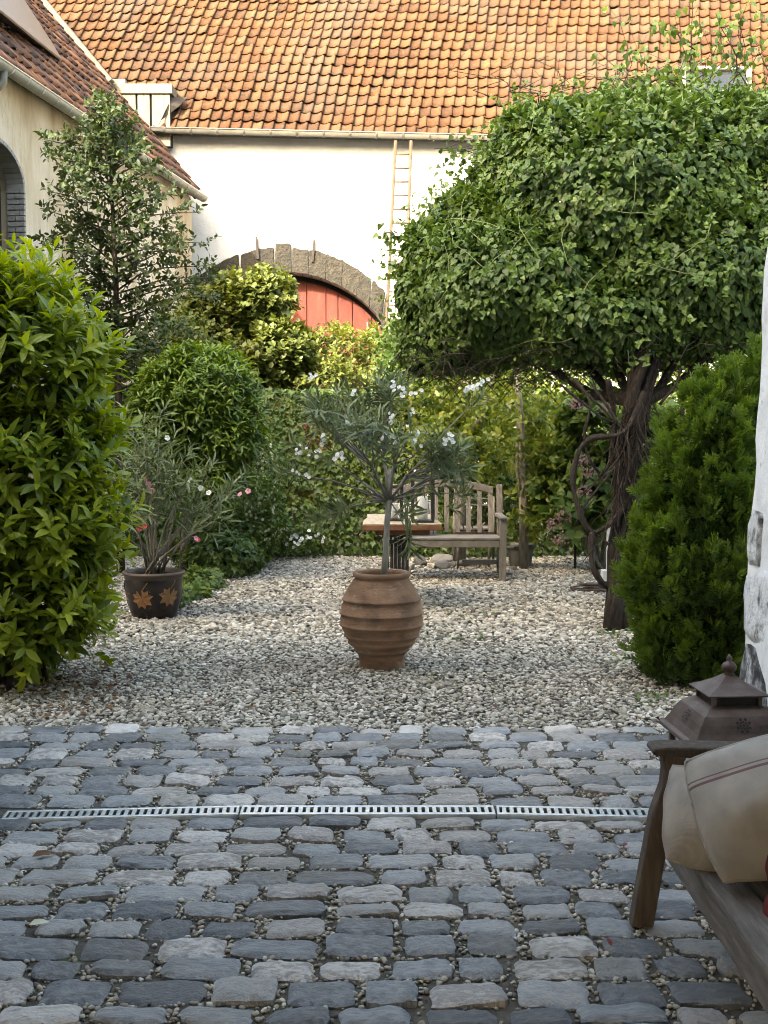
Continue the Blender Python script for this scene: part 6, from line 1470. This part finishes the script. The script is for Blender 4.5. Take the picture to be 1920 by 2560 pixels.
# ---- leaves and weeds on the ground
rg = np.random.default_rng(141)
pts = [gz(60 + 260 * rg.random(), 1640 + 150 * rg.random(), 0.02) for _ in range(170)] + [gz(420 + 160 * rg.random(), 1485 + 30 * rg.random(), 0.02) for _ in range(30)] + [gz(1030 + 220 * rg.random(), 1425 + 30 * rg.random(), 0.02) for _ in range(60)] + [gz(300 + 1250 * rg.random(), 1460 + 340 * rg.random(), 0.02) for _ in range(26)]
P = np.array(pts); n = len(P); D = rg.normal(size=(n, 3)) * np.array([1, 1, 0.15])
o = scatter('fallen_leaves', 'dead_leaf', None, P, D, Z3 + rg.normal(size=(n, 3)) * 0.3, 0.05 * (0.6 + 0.7 * rg.random(n)), OVATE, rg.random(n)); tag(o, 'dry brown leaves scattered over the gravel under the bushes', 'leaves')
pts = [gz(x + rg.normal() * 30, y_ + rg.normal() * 10, 0.015) for (x, y_, k) in ((1150, 1590, 22), (1165, 1545, 16), (1560, 1650, 26), (1540, 1580, 40), (1640, 1745, 30), (1000, 1680, 8), (1090, 1700, 6)) for _ in range(k)]
P = np.array(pts); n = len(P); o = scatter('weeds', 'ivy', None, P, rg.normal(size=(n, 3)) * np.array([1, 1, 0.2]) + Z3 * 0.3, Z3 + rg.normal(size=(n, 3)) * 0.3, 0.04 * (0.6 + 0.8 * rg.random(n)), OVATE, rg.random(n)); tag(o, 'small green weeds sprouting here and there through the gravel', 'weeds')
# single leaves on the cobbles
def one_leaf(label, px, py, size, mat, z=0.042, rz=0.0, tm=OVATE, tilt=0.25):
    p = gz(px, py, z); V, Fs = tm; me = np_mesh('fallen_leaf', V * size, Fs, np.full(len(V), 0.6), True); o = link('fallen_leaf', me, None, mat); o.location = Vector(p); o.rotation_euler = (tilt, 0.2, rz); tag(o, label, 'leaf', 'single leaves on the cobbles')
one_leaf('dry greenish leaf on the cobbles near the drain at the picture edge', 80, 2142, 0.075, 'dead_leaf', rz=-1.1)
one_leaf('pale curled leaf lying between cobbles at the bottom left corner', 72, 2312, 0.06, 'petal_cream', rz=-1.3)
one_leaf('curled red leaf lying before the oak bench leg', 1528, 2365, 0.032, 'red_leaf', rz=0.4, tilt=0.7)
one_leaf('red leaf on the cobbles just below the grate end', 1440, 2098, 0.035, 'red_leaf', rz=1.2)
one_leaf('dark red leaf below the drain nearer the bench', 1560, 2115, 0.03, 'red_leaf', rz=-0.5)
one_leaf('dark red leaf on the cobbles above the drain by the bench', 1522, 1992, 0.045, 'red_leaf', rz=1.4)
